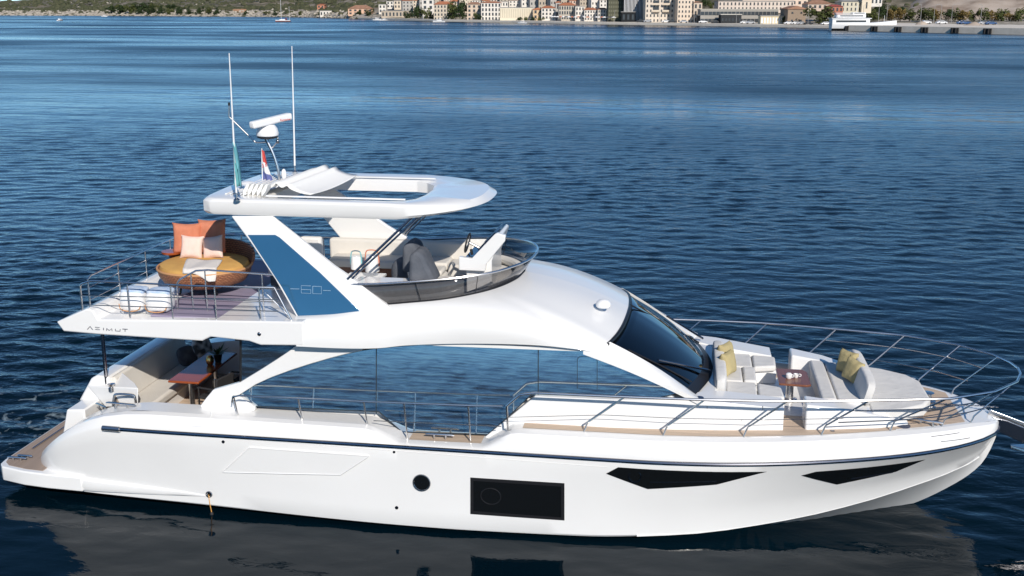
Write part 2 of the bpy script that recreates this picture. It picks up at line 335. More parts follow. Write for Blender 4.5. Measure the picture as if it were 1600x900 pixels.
def sea_sheet():
    import numpy as np
    def axis(lo, hi, d0, g, c0, c1, lim):     # fine between c0 and c1, cells growing outside
        a = list(np.arange(c0, c1, d0)); x, d = c1, d0; up = []
        while x < hi: up.append(x); d = min(d * g + .0, lim); x += d
        up.append(hi); x, d = c0, d0; dn = []
        while x > lo: d = min(d * g, lim); x -= d; dn.append(max(x, lo))
        return np.array(sorted(set(dn)) + a + up)
    X = axis(-9000, 9000, .13, 1.018, -10, 34, 400); Y = axis(-3000, 9000, .06, 1.0048, -14, 10, 400)
    rng = np.random.RandomState(4); gx, gy = np.meshgrid(X, Y)
    dx = np.gradient(X)[None, :] + 0 * gx; dy = np.gradient(Y)[:, None] + 0 * gx
    gx = gx.astype(np.float32); gy = gy.astype(np.float32); Zs = np.zeros_like(gx); N = 84
    lam = np.exp(rng.uniform(np.log(.22), np.log(4.5), N)); th = np.radians(rng.normal(97, 27, N)); ph = rng.uniform(0, 6.28, N)
    wgt = np.where(lam < .8, .9, 1.0) * np.exp(-(np.log(lam / .55) / 1.15) ** 2); sl = wgt / np.sqrt((wgt ** 2).sum() / 2) * SLOPE
    for l, t, p, s_ in zip(lam, th, ph, sl):
        k = 2 * np.pi / l; kx, ky = k * np.cos(t), k * np.sin(t)
        att = np.clip(1.5 - 2.6 * np.maximum(abs(np.cos(t)) * dx, abs(np.sin(t)) * dy) / l, 0, 1)
        wob = .6 * np.sin(gx * .11 + p) * np.sin(gy * .07 + 2 * p)
        Zs += att * s_ / k * np.sin(kx * gx + ky * gy + p + wob)
    g = 1 + .28 * np.sin(gx * .013 + gy * .045 + 1) + .22 * np.sin(gx * -.02 + gy * .11 + 2.2 + np.sin(gx * .03)) + .15 * np.sin(gx * .05 + gy * .21)
    lee = 1 - .80 * np.exp(-((gx - 9.5) / 10.5) ** 6) * np.exp(-((gy + 5.2) / 4.2) ** 4)
    calm = 1 - .45 * np.exp(-((gx - 22) / 16) ** 4 - ((gy - 6) / 14) ** 4)
    Zs *= g * lee * calm
    me = bpy.data.meshes.new('sea'); ny, nx = gx.shape; co = np.stack([gx, gy, Zs], -1).reshape(-1, 3).astype(np.float32)
    idx = np.arange(nx * ny).reshape(ny, nx); q = np.stack([idx[:-1, :-1], idx[:-1, 1:], idx[1:, 1:], idx[1:, :-1]], -1).reshape(-1, 4).astype(np.int32)
    me.vertices.add(len(co)); me.vertices.foreach_set('co', co.ravel()); me.loops.add(q.size); me.loops.foreach_set('vertex_index', q.ravel())
    me.polygons.add(len(q)); me.polygons.foreach_set('loop_start', np.arange(0, q.size, 4, dtype=np.int32)); me.polygons.foreach_set('loop_total', np.full(len(q), 4, np.int32))
    me.polygons.foreach_set('use_smooth', np.ones(len(q), bool)); me.update(calc_edges=True); me.materials.append(water())
    ch = me.attributes.new('chop', 'FLOAT', 'POINT'); ch.data.foreach_set('value', (g * lee ** 1.4 * calm).astype(np.float32).ravel())
    o = bpy.data.objects.new('sea', me); COL.objects.link(o); print('sea', nx, ny); return o
sea = tag(sea_sheet(), kind='structure')

# ================================================================== THE YACHT
yacht = thing('motor_yacht', 'large white flybridge motor yacht lying broadside in the foreground', 'motor yacht')
BR = [(.85, 1.75), (1.0, 1.95), (1.3, 2.2), (1.8, 2.38), (2.6, 2.49), (4, 2.52), (12, 2.52), (13, 2.46), (14.3, 2.25), (15.3, 2.0), (16.3, 1.66), (17.1, 1.27), (17.7, .84), (18.05, .45), (18.22, .02)]
ZE = [(.85, .60), (.95, .70), (1.1, .84), (1.4, 1.10), (1.8, 1.40), (2.2, 1.62), (2.7, 1.78), (3.4, 1.86), (7.3, 1.84), (7.45, 1.82), (7.95, 1.62), (8.1, 1.61), (9.35, 1.62), (9.45, 1.64), (9.85, 1.90), (10, 1.92), (14, 1.93), (16, 1.93), (17.3, 1.90), (18, 1.80), (18.22, 1.72)]
ZK = [(.85, -.5), (13, -.75), (14.8, -.70), (15.7, -.5), (16.75, -.09), (17.6, .44), (18.0, .84), (18.15, 1.2), (18.22, 1.5)]
BC = [(.85, 1.75), (1.5, 2.15), (4, 2.30), (8, 2.44), (11, 2.36), (12.7, 2.14), (14.5, 1.58), (15.7, 1.1), (16.7, .66), (17.5, .3), (17.9, .13), (18.22, .012)]
ZC = [(.85, .14), (4, .13), (8, .07), (11, .08), (12.7, .13), (14.5, .26), (15.7, .42), (16.7, .62), (17.5, .83), (17.9, 1.02), (18.22, 1.52)]
INS = [(.85, .08), (2, .2), (13, .24), (16, .26), (17.5, .22), (18.1, .14), (18.22, .01)]
def section(x):
    br = spl(BR, x); ze = lerp(ZE, x) if 7 < x < 10.2 else spl(ZE, x); zk = spl(ZK, x); bc = spl(BC, x); zc = spl(ZC, x)
    zr = min(1.57 + max(0, x - 14) * .012, ze * .86 + .02 if x < 3 else ze - .035); be = max(.008, br - spl(INS, x))
    zr = max(zr, zc + .02)
    P = [(0.0, zk), (bc, zc), (bc + (br - bc) * .06 + .012, zc + .035)]
    for t in (.2, .4, .6, .8): P.append((bc + .012 + (br - bc - .012) * t ** 1.15, zc + .035 + (zr - zc - .035) * t))
    P += [(br, zr), (br - .012, zr + (ze - zr) * .3), (br - .05 * min(1, br), zr + (ze - zr) * .68), (br - (br - be) * .48, zr + (ze - zr) * .92), (be, ze)]
    return P
def hullY(x, z):
    P = section(x)
    for (b0, z0), (b1, z1) in zip(P, P[1:]):
        if z0 <= z <= z1 and z1 > z0: return b0 + (b1 - b0) * (z - z0) / (z1 - z0)
    return P[-1][0]
def onhull(px, py):
    Y = -2.4
    for _ in range(14):
        p = PY(px, py, Y); Y = -hullY(min(max(p.x, .86), 18.2), p.z)
    p = PY(px, py, Y); return p.x, p.z
xs = [.85, .88, .92, .97, 1.03, 1.1, 1.2, 1.3, 1.45, 1.6, 1.8, 2, 2.3, 2.6, 3, 3.5, 4, 4.5, 5, 5.5, 6, 6.5, 7, 7.3, 7.38, 7.46, 7.6, 7.8, 7.9, 7.96, 8.05, 8.5, 9, 9.33, 9.4, 9.5, 9.65, 9.8, 9.88, 9.95] + [10 + .25 * i for i in range(29)] + [17.15, 17.3, 17.45, 17.6, 17.7, 17.8, 17.9, 18, 18.07, 18.13, 18.18, 18.22]
mb = MB(); rows = []
for x in xs:
    P = section(x); rows.append([(x, -b, z) for b, z in reversed(P)] + [(x, b, z) for b, z in P[1:]])
mb.grid(rows); n = len(rows[0]); mb.f.append(tuple(range(n)))
hull = obj('hull', mb, 'hull', yacht, smooth=28)

def patch(poly, out=.005, nx=26, nz=4, sidefn=None):   # conform a convex-ish side polygon (x,z) to the hull
    mb = MB(); x0 = min(p[0] for p in poly); x1 = max(p[0] for p in poly); N = len(poly)
    def span(x):
        zs = []
        for i in range(N):
            a, b = poly[i], poly[(i + 1) % N]
            if (a[0] - x) * (b[0] - x) <= 0 and a[0] != b[0]: zs.append(a[1] + (b[1] - a[1]) * (x - a[0]) / (b[0] - a[0]))
            elif a[0] == b[0] == x: zs += [a[1], b[1]]
        return (min(zs), max(zs)) if zs else (poly[0][1], poly[0][1])
    X = sorted(set([x0 + (x1 - x0) * i / nx for i in range(nx + 1)] + [p[0] for p in poly])); rows = []
    for x in X:
        xx = min(max(x, x0 + 1e-5), x1 - 1e-5); a, b = span(xx); r = []
        for k in range(nz + 1):
            z = a + (b - a) * k / nz; r.append((x, -hullY(x, z) - out, z))
        r.append((x, -hullY(x, b) + .03, b)); r.insert(0, (x, -hullY(x, a) + .03, a)); rows.append(r)
    return mb.grid(rows)
def hp(*pts): return [onhull(*p) for p in pts]
def line_on_hull(pts, r, out=0, n=30, seg=8):
    Q = []
    for (a, b) in zip(pts, pts[1:]):
        for i in range(n): Q.append((a[0] + (b[0] - a[0]) * i / n, a[1] + (b[1] - a[1]) * i / n))
    Q.append(pts[-1])
    return [(x, -hullY(x, z) - out, z) for x, z in Q]

# rub rail both sides
RX = [2.75 + .25 * i for i in range(61)] + [18.0, 18.1, 18.17]
rubpts = [(x, -spl(BR, x) - .012, section(x)[7][1]) for x in RX]
for sgn in (1, -1):
    pp = [(x, y * sgn, z) for x, y, z in rubpts]
    rr = obj('rub_rail', MB().tube(pp, .032, 8), 'dsteel', yacht)
    obj('end_cap', MB().tube([(2.62, pp[0][1], 1.565), (2.95, pp[1][1] - .004 * sgn, 1.565)], .05, 10), 'chrome', rr)
# hull windows
hw = obj('hull_window', patch(hp((735, 746), (735, 803), (882, 813), (882, 755)), .006), 'black', yacht)
obj('pane', patch(hp((740, 751), (740, 798), (877, 808), (877, 760)), .010), 'blackgl', hw)
c = hp((767, 775))[0]
obj('opening_ring', MB().tube([(c[0] + .17 * math.cos(a), -hullY(c[0] + .17 * math.cos(a), c[1] + .15 * math.sin(a)) - .014, c[1] + .15 * math.sin(a)) for a in [i * math.pi / 14 for i in range(28)]], .010, 6, closed=True), 'black', hw)
bw = obj('hull_window', patch(hp((947, 740), (966, 730), (1198, 737), (1120, 757), (1012, 764)), .006, 40), 'blackgl', yacht)
c = hp((992, 744))[0]
obj('opening_ring', MB().tube([(c[0] + .1 * math.cos(a), -hullY(c[0], c[1]) - .014, c[1] + .1 * math.sin(a)) for a in [i * math.pi / 12 for i in range(24)]], .008, 6, closed=True), 'dsteel', bw)
a, b = hp((1015, 753), (1120, 752)); obj('trim_line', MB().tube(line_on_hull([a, b], .006, .012), .006, 6), 'dsteel', bw)
bw2 = obj('hull_window', patch(hp((1252, 743), (1275, 737), (1446, 718), (1400, 737), (1308, 757)), .006, 40), 'blackgl', yacht)
a, b = hp((1330, 748), (1395, 738)); obj('trim_line', MB().tube(line_on_hull([a, b], .006, .012), .005, 6), 'dsteel', bw2)
def disc(name, px, r, m, parent, ring=None, out=.012):
    x, z = onhull(*px); Y = -hullY(x, z)
    o = obj(name, MB().grid([[(x + k * math.cos(t), Y - d, z + k * math.sin(t)) for t in [i * math.pi / 14 for i in range(28)]] for k, d in ((r, -.02), (r, out), (.002, out))], closeu=True), m, parent)
    if ring: obj('ring', MB().tube([(x + r * math.cos(t), Y - out, z + r * math.sin(t)) for t in [i * math.pi / 14 for i in range(28)]], ring, 6, closed=True), 'chrome', o)
    return o
disc('porthole', (659, 754), .145, 'blackgl', yacht, .014)
disc('mooring_eye', (327, 772), .05, 'dsteel', yacht, .015)
disc('drain', (620, 793), .03, 'dsteel', yacht); disc('drain', (349, 690), .028, 'dsteel', yacht); disc('drain', (616, 706), .022, 'dsteel', yacht)
# fold-down balcony outline, knuckle lines and speed marks
a = hp((349, 737), (391, 699), (577, 712), (533, 741))
pn = obj('balcony_door', patch(a, .020, 30), 'gel', yacht, smooth=30)
obj('door_edge', MB().tube(line_on_hull(a + [a[0]], .005, .016, 16), .012, 5), 'gel2', pn)
for q in (((1455, 682), (1499, 676)), ((1470, 690), (1515, 684)), ((1484, 699), (1528, 692))):
    a = hp(*q); obj('speed_mark', MB().tube(line_on_hull(a, .004, .003, 10), .005, 5), 'dsteel', yacht)
a = hp((330, 682), (600, 703), (950, 730)); obj('hull_crease', MB().tube(line_on_hull(a, .004, .0, 20), .005, 5), 'gel2', yacht)
a = hp((323, 643), (328, 668)); obj('hatch_edge', MB().tube(line_on_hull([onhull(329, 642), onhull(329, 667), onhull(290, 665)], .004, .002, 10), .006, 5), 'gel2', yacht)
# bottom spray line
SP = [(x, -spl(BC, x) - .02, spl(ZC, x) + .02) for x in [12 + .5 * i for i in range(11)] + [17.3, 17.7, 17.9]]
obj('spray_rail', MB().tube(SP, .022, 6), 'gel', yacht); obj('spray_rail', MB().tube([(x, -y, z) for x, y, z in SP], .022, 6), 'gel', yacht)

# swim platform with side skirts
plat = [(.14, -1.80), (.17, -1.97), (.28, -2.10), (.8, -2.24), (1.3, -2.30), (2.0, -2.33), (2.0, 2.33), (1.3, 2.30), (.8, 2.24), (.28, 2.10), (.17, 1.97), (.14, 1.80)]
mb = MB(); mb.pxy(plat, .22, .50); sp = obj('swim_platform', mb, 'gel', yacht, bevel=.025)
skx = [.9, 1.5, 2.2, 3.0, 3.6, 4.1, 4.45]; skh = [.24, .22, .18, .13, .09, .05, .01]
for s in (-1, 1):
    rows = [[(x, s * (hullY(max(x, .9), .3) - .06), .36 + h * .5), (x, s * (hullY(max(x, .9), .3) + .1 * (h / .24)), .33 + h * .55), (x, s * (hullY(max(x, .9), .3) + .12 * (h / .24)), .32), (x, s * (hullY(max(x, .9), .3) + .08 * (h / .24)), .33 - h * .5), (x, s * (hullY(max(x, .9), .3) - .06), .32 - h * .5)] for x, h in zip(skx, skh)]
    obj('side_skirt', MB().grid(rows, cap=True), 'gel', sp, smooth=50)
tk = [(.18, -1.72), (.24, -1.9), (.38, -2.03), (.8, -2.14), (1.15, -2.17), (1.15, 2.17), (.8, 2.14), (.38, 2.03), (.24, 1.9), (.18, 1.72)]
obj('teak_deck', MB().pxy(tk, .495, .506), 'teaky', sp)
obj('platform_trim', MB().tube([(.40, y, .53) for y in [-1.3 + .2 * i for i in range(14)]], .018, 6), 'chrome', sp)
def cleat(p, L, rz, parent, h=.06, m='chrome'):
    mb = MB(); mt = rots(rz); c = Vector(p)
    mb.tube([c + mt @ Vector((-L / 2, 0, h)), c + mt @ Vector((-L * .4, 0, h + .008)), c + mt @ Vector((L * .4, 0, h + .008)), c + mt @ Vector((L / 2, 0, h))], [.012, .02, .02, .012], 8)
    for s in (-1, 1): mb.tube([c + mt @ Vector((s * L * .2, 0, -.002)), c + mt @ Vector((s * L * .2, 0, h))], .018, 8)
    return obj('cleat', mb, m, parent)
cleat((.42, -1.83, .506), .38, R(0), yacht); cleat((.50, -1.70, .506), .30, R(0), yacht, .05)

# transom, cockpit tub, side decks
mb = MB(); mb.pxz([(1.25, .5), (1.55, 1.6), (1.9, 1.62), (1.9, .5)], -1.85, 1.95); obj('transom', mb, 'gel', yacht, bevel=.03)
obj('cockpit_floor', MB().pxy([(1.9, -1.88), (5.1, -1.88), (5.1, 1.9), (1.9, 1.9)], 1.02, 1.10), 'teak', yacht)
def strip(x0, x1, yi, name, m, dz=0., inner=None, both=True, step=.1, outer=0.):
    for s in ((-1, 1) if both else (-1,)):
        rows = []; x = x0; X = []
        while x < x1 - 1e-6: X.append(x); x += step
        X = sorted(set([round(v, 4) for v in X + [x1] + [q for q in (7.46, 7.95, 8.1, 9.4, 9.45, 9.85) if x0 < q < x1]]))
        for x in X:
            ze = (lerp(ZE, x) if 7 < x < 10.2 else spl(ZE, x)); be = section(x)[-1][0]; y = yi(x) if callable(yi) else yi
            be = max(be, y + .005)
            rows.append([(x, s * (be - outer), ze + dz), (x, s * y, ze + dz)] + ([(x, s * y, inner)] if inner is not None else [(x, s * y, ze + dz - .05)]))
        obj(name, MB().grid(rows), m, yacht)
strip(1.9, 13.0, lambda x: min(1.88, section(x)[-1][0] - .03), 'side_deck', 'gel', inner=1.05)
# foredeck sheet
fx = [13.0 + .2 * i for i in range(26)] + [18.1, 18.2]
obj('foredeck', MB().grid([[(x, -section(x)[-1][0], spl(ZE, x)), (x, 0, spl(ZE, x) + .0), (x, section(x)[-1][0], spl(ZE, x))] for x in fx]), 'gel', yacht)
def teakstrip(x0, x1, oi, yi, name='teak_deck', both=True, step=.15, dz=.006):
    for s in ((-1, 1) if both else (-1,)):
        X = [x0 + (x1 - x0) * i / max(1, int((x1 - x0) / step)) for i in range(int((x1 - x0) / step) + 1)]
        rows = [[(x, s * (section(x)[-1][0] - oi), spl(ZE, x) + dz), (x, s * min(yi(x), section(x)[-1][0] - oi), spl(ZE, x) + dz)] for x in X]
        mb = MB().grid(rows)
        obj(name, mb, 'teak', yacht, smooth=0)
teakstrip(8.1, 9.35, .0, lambda x: 1.92)
teakstrip(10.05, 16.2, .05, lambda x: 1.0)
teakstrip(16.2, 17.45, .09, lambda x: 0.0)
cleat((8.62, -2.2, 1.62), .5, 0, yacht, .07)

# ------------- windows of the saloon side (leaning slightly inwards)
LEAN = .115
def WP(px, py, off=0.):
    Y = -2.0
    for _ in range(6):
        p = PY(px, py, Y); Y = -2.0 + LEAN * (p.z - 1.6)
    p = PY(px, py, Y); return Vector((p.x, -2.0 + LEAN * (p.z - 1.6) + off, p.z))
winpx = [(372, 618), (400, 600), (424, 589), (454, 578), (485, 568), (516, 559), (541, 552.5), (566, 547), (588, 544), (635, 539.5), (670, 537.8), (704, 537), (766, 537), (820, 538.5), (860, 541), (905, 546), (927, 550), (1000, 583), (1065, 613), (1000, 628), (985, 627), (920, 623), (835, 618), (829, 618), (790, 655), (762, 679), (628, 675), (592, 643), (400, 635)]
for s in (1, -1):
    W = [WP(*p) for p in winpx]
    mb = MB(); n = len(W)
    if s < 0: W = [mir(p) for p in W]
    ins = Vector((0, .03 * s, 0))
    mb.add([p for p in W] + [p + ins for p in W], [tuple(range(n)), tuple(range(n, 2 * n))] + [(i, (i + 1) % n, (i + 1) % n + n, i + n) for i in range(n)])
    wo_ = obj('side_window', mb, 'mirror', yacht, smooth=0)
    obj('gasket', MB().tube([p - Vector((0, .004 * s, 0)) for p in W], .010, 5, closed=True), 'seam', wo_)
    if s > 0:
        for a, b in (((588, 545), (588, 646)), ((841, 540), (841, 617))):
            obj('pane_seam', MB().tube([WP(*a, -.003), WP(*b, -.003)], .008, 4), 'seam', wo_)
        obj('pane_outline', MB().tube([WP(*q, -.001) for q in ((902, 607), (902, 561), (906, 557), (929, 558), (933, 563), (933, 608))], .005, 4), 'seam', wo_)
# cabin body behind the glass (dark lining)
CW = [(5.2, 1.7), (5.25, 2.2), (6.5, 2.9), (7.6, 3.12), (9, 3.22), (11.0, 3.2), (12.2, 2.75), (12.6, 2.4), (12.5, 1.4), (5.2, 1.4)]
mb = MB(); mb.prism(CW, lambda p: (p[0], -1.80, p[1]), lambda p: (p[0], 1.80, p[1])); obj('saloon_wall', mb, 'gel', yacht, smooth=0)

# ------------- coachroof coaming around the bow lounge (white faces inboard of the teak)
def coam(name, outer, inner, top, bot=1.90, s=1, bev=.04):
    n = len(outer)
    mb = MB(); P = [(x, y * s, z) for (x, y), z in zip(outer, top)]; Q = [(x, y * s, z) for (x, y), z in zip(inner, top)]
    o2 = [(x, y * s * 1.0 - .04 * s, bot) for x, y in outer]; q2 = [(x, y * s, bot) for x, y in inner]
    rows = [[o2[i], P[i], Q[i], q2[i]] for i in range(n)]
    mb.grid(rows, closeu=True, cap=True); return obj(name, mb, 'gel', yacht, bevel=bev)
for s in (1, -1):
    coam('deck_coaming', [(9.36, -2.015), (10.22, -1.985), (11.5, -2.0), (12.6, -1.93), (13.3, -1.85), (14.34, -1.69)], [(9.36, -1.9), (10.22, -1.85), (11.5, -1.8), (12.6, -1.62), (13.3, -1.25), (14.34, -1.15)], [1.62, 2.40, 2.42, 2.45, 2.42, 2.31], 1.6, s, .025)
    coam('forward_coaming', [(14.70, -1.60), (15.3, -1.48), (15.9, -1.34), (16.45, -1.12)], [(14.70, -1.1), (15.3, -1.05), (15.9, -.9), (16.45, -.7)], [2.36, 2.28, 2.14, 1.98], 1.90, s)
for px_ in (1105, 1193):
    q0, q1 = PY(px_, 632, -1.86), PY(px_, 668, -1.80)
    yo = lerp([(12.6, -1.93), (13.3, -1.85), (14.34, -1.69)], q0.x) - .006
    obj('coaming_seam', MB().tube([(q0.x, yo, 2.36), (q0.x, yo + .035, 1.96)], .005, 5), 'dsteel', yacht)
obj('speaker_ring', MB().tube([(13.62 + .035 * math.cos(a), -1.805, 2.10 + .035 * math.sin(a)) for a in [i * math.pi / 8 for i in range(16)]], .006, 5, closed=True), 'dsteel', yacht)
# shelf in front of the windscreen
mb = MB(); mb.pxy([(12.4, -1.7), (13.2, -1.55), (13.28, -1.0), (13.28, 1.0), (13.2, 1.55), (12.4, 1.7)], 1.9, 2.41); obj('windscreen_shelf', mb, 'gel', yacht, bevel=.03)

# ------------- flybridge slab
def S(px, py, y=-2.3): p = PY(px, py, y); return (p.x, p.z)
slab = [S(88, 503), S(135, 482.5), S(145, 485), S(153, 499.5), S(300, 500.5), S(462, 503), S(474, 503), S(474, 540.5), S(463, 540), (5.55, 3.17), (5.35, 3.23), S(329, 526.5), S(316, 533), S(158, 523), S(99, 518)]
slabz = S(300, 500.5)[1]
NZ = 14
obj('flybridge_deck', MB().pxz(slab, -2.3, 2.3), 'gel', yacht, bevel=.025)
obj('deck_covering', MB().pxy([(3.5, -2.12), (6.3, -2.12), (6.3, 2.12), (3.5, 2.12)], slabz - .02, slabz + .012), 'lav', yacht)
obj('deck_rim', MB().pxz([(2.45, slabz - .05), (2.5, slabz + .03), (6.3, slabz + .03), (6.3, slabz - .05)], 2.14, 2.29), 'gel', yacht, bevel=.02)
x0, z0 = S(405, 522); obj('deck_light', MB().ell((x0, -2.302, z0), (.07, .03, .07)), 'dsteel', yacht)
# builder's name along the slab side, drawn as strokes
def strokes(name, segs, y, r, m, parent):
    mb = MB()
    for pl in segs:
        q = [PY(px, py, y) for px, py in pl]; mb.tube([(p.x, y - .002, p.z) for p in q], r, 6)
    return obj(name, mb, m, parent)
zc = lambda x, y: (130 + x / 8.889, 430 + y / 8.889)
T = [[(60, 752), (96, 710), (132, 756)], [(166, 722), (228, 724), (168, 754), (230, 757)], [(283, 730), (283, 762)], [(325, 770), (327, 738), (362, 768), (398, 742), (402, 775)], [(448, 745), (448, 772), (512, 778), (514, 748)], [(545, 747), (618, 750)], [(582, 750), (582, 784)]]
for s_ in (T[0], T[1], T[2], T[3], T[4]): strokes('name_letter', [[zc(*p) for p in s_]], -2.302, .0065, 'navy', yacht)
strokes('name_letter', [[zc(*p) for p in q_] for q_ in T[5:]], -2.302, .0065, 'navy', yacht)

# ------------- upper superstructure shell: lofted from window tops / visor up to the fly windscreen foot
Ln = [PY(px, py + 1.2, yy_) for (px, py), yy_ in zip(((463, 540), (530, 543), (588, 543), (635, 538.5), (704, 536), (766, 536), (820, 537.5), (860, 540), (905, 545)), (-2.3, -2.27, -2.2, -2.13, -2.08, -2.07, -2.065, -2.06, -2.03))]
Ln += [Vector((11.22, -1.97, 3.235)), Vector((11.42, -1.86, 3.33)), Vector((11.50, -1.55, 3.37)), Vector((11.60, -1.1, 3.42)), Vector((11.66, -.55, 3.46)), Vector((11.68, 0, 3.475))]
Lf = curve(Ln, 140)
Un = [Vector((6.1, -2.05, 3.62)), Vector((6.7, -1.95, 3.68)), Vector((7.25, -1.86, 3.80)), Vector((7.9, -1.82, 3.88)), Vector((8.6, -1.72, 3.95)), Vector((9.1, -1.45, 4.0)), Vector((9.45, -1.05, 4.03)), Vector((9.68, -.55, 4.06)), Vector((9.75, 0, 4.07))]
Uf = curve(Un, 140)
def resample(P, n, w=None):
    d = [0]
    for a, b in zip(P, P[1:]): d.append(d[-1] + (b - a).length)
    out = []; j = 0
    for i in range(n):
        t = d[-1] * (i / (n - 1))
        while j < len(d) - 2 and d[j + 1] < t: j += 1
        k = (t - d[j]) / max(1e-9, d[j + 1] - d[j]); out.append(P[j].lerp(P[j + 1], min(1, max(0, k))))
    return out
NS = 90
# pair so that the side rows stay roughly perpendicular: map by arc but warped
Lr = resample(Lf, NS); 
def atfrac(P, t):
    d = [0]
    for a, b in zip(P, P[1:]): d.append(d[-1] + (b - a).length)
    T_ = t * d[-1]
    for j in range(len(P) - 1):
        if d[j + 1] >= T_: return P[j].lerp(P[j + 1], (T_ - d[j]) / max(1e-9, d[j + 1] - d[j]))
    return P[-1]
rows = []
Ur = [atfrac(Uf, (i / (NS - 1))) for i in range(NS)]
for i in range(NS):
    L = Lr[i]; U = Ur[i]; t = i / (NS - 1)
    side = max(0, min(1, (11.3 - L.x) / 1.5))
    # control point: out at the shoulder on the sides, forward and high at the front
    k_ = max(0, min(1, (L.x - 6.3) / 1.8)); cs = Vector((L.x * .8 + U.x * .2, L.y - .13 * k_, L.z + (U.z - L.z) * (.98 - .16 * k_)))
    cf = Vector((L.x * .45 + U.x * .55, (L.y * .55 + U.y * .45) * 1.12, U.z * .97 + .03))
    Cc = cs * side + cf * (1 - side); r = []
    for k in range(13):
        v = k / 12; r.append(L * (1 - v) ** 2 + Cc * 2 * v * (1 - v) + U * v * v)
    # inner wall down to floor
    inn = Vector((U.x - .10 * (1 - side) * 1.2, U.y * .955, U.z)); r.append(inn + Vector((0, 0, .005))); r.append(Vector((inn.x, inn.y, 3.58)))
    rows.append(r)
full = rows + [[mir(p) for p in r] for r in reversed(rows[:-1])]
# under lip
full2 = [[Vector((r[0].x, r[0].y * .93, r[0].z - .01))] + r for r in full]
shell = obj('superstructure', MB().grid(full2), 'gel', yacht, smooth=40)
obj('underside_liner', MB().pxy([(6, -2.1), (11, -1.95), (11.4, -1.6), (11.4, 1.6), (11, 1.95), (6, 2.1)], 3.22, 3.28), 'gel2', yacht)
obj('helm_floor', MB().pxy([(6.2, -1.95), (8.8, -1.6), (9.5, -.9), (9.6, 0), (9.5, .9), (8.8, 1.6), (6.2, 1.95)], 3.50, 3.60), 'gel2', yacht)
# roof dome light
q = PZ(943, 473, 3.78); obj('navigation_dome', MB().lathe((q.x, q.y, 3.70), [(.11, 0), (.13, .02), (.135, .05), (.12, .09), (.08, .125), (.03, .14), (.001, .142)]), 'white', yacht)

# ------------- windscreen
V = curve([(11.40, -1.84, 3.31), (11.52, -1.5, 3.35), (11.61, -1.05, 3.40), (11.66, -.5, 3.44), (11.68, 0, 3.455)], 32); V = V + [mir(p) for p in reversed(V[:-1])]
B = curve([(12.84, -1.66, 2.44), (12.96, -1.25, 2.44), (13.08, -.8, 2.43), (13.15, -.4, 2.425), (13.18, 0, 2.42)], 32); B = B + [mir(p) for p in reversed(B[:-1])]
V = resample(V, 41); B = resample(B, 41); rows = []
for a, b in zip(V, B):
    mid = (a + b) / 2 + Vector((.06, 0, .09)); rows.append([a * (1 - t) ** 2 + mid * 2 * t * (1 - t) + b * t * t for t in [i / 10 for i in range(11)]])
ws = obj('windscreen', MB().grid(rows), 'visorg', yacht, smooth=60)
sol = ws.modifiers.new('s', 'SOLIDIFY'); sol.thickness = .012
rim = MB().tube([p + Vector((.0, 0, .012)) for p in V], .035, 8); obj('rim', rim, 'black', ws)
rows2 = [[r[-1] + Vector((.03, 0, .004)), r[-2] + Vector((-.02, 0, .012)), r[-2] + Vector((-.02, 0, -.02)), r[-1] + Vector((.03, 0, -.02))] for r in rows]
obj('rim', MB().grid(rows2), 'black', ws)
for s in (1, -1):
    A0, A1 = Vector((11.02, -1.99 * s, 3.26)), Vector((12.95, -1.93 * s, 2.46)); B0, B1 = Vector((11.45, -1.80 * s, 3.36)), Vector((12.86, -1.60 * s, 2.47))
    dn = Vector((0, 0, -.07)); ext = Vector((.0, 0, 0)); n = 8; rows = []
    for i in range(n + 1):
        t = i / n; a = A0.lerp(A1, t); b = B0.lerp(B1, t); a.z += .05 * math.sin(math.pi * t); b.z += .05 * math.sin(math.pi * t)
        a.y -= s * .02 * math.sin(math.pi * t)
        rows.append([a + dn * 1.1, a, (a + b) / 2 + Vector((0, -.02 * s, .035)), b, b + dn])
    obj('windscreen_pillar', MB().grid(rows, closeu=True, cap=True), 'gel', yacht, smooth=60)
# interior of the wheelhouse seen through the screen
obj('dashboard', MB().box((12.35, 0, 2.35), (1.1, 3.0, .12)).box((12.0, .5, 2.5), (.3, .9, .25)), 'dgrey', yacht, bevel=.03)
# wipers
def wiper(a, b, c, d):
    mb = MB(); mb.tube([a, b], .018, 6); mb.tube([a + Vector((0, .05, 0)), b + Vector((0, .02, 0))], .012, 6); o = obj('wiper_arm', mb, 'dsteel', yacht)
    obj('wiper_blade', MB().tube([c, (c + d) / 2 + Vector((0, 0, .012)), d], .014, 6), 'black', o)
def onws(px, py, up=.03):
    z = 2.9
    best = None
    for i in range(41):
        for k in range(11):
            p = rows_ws[i][k]; d = p - CAM; zc_ = d.dot(FW); x = 800 + FPX * d.dot(RT) / zc_; y = 450 - FPX * d.dot(UP) / zc_
            e = (x - px) ** 2 + (y - py) ** 2
            if best is None or e < best[0]: best = (e, p)
    return best[1] + Vector((.01, 0, up))
rows_ws = [[None] * 11 for _ in range(41)]
for i, (a, b) in enumerate(zip(V, B)):
    mid = (a + b) / 2 + Vector((.06, 0, .09))
    for k in range(11): t = k / 10; rows_ws[i][k] = a * (1 - t) ** 2 + mid * 2 * t * (1 - t) + b * t * t
wiper(Vector((13.16, -.55, 2.52)), onws(1032, 571, .05), onws(985, 552, .04), onws(1082, 603, .03))
wiper(Vector((13.05, 1.45, 2.50)), onws(1040, 498, .06), onws(990, 480, .04), onws(1100, 530, .04))
obj('deck_cap', MB().lathe((12.95, -1.78, 2.452), [(.07, 0), (.07, .012), (.001, .014)]), 'navy', yacht)
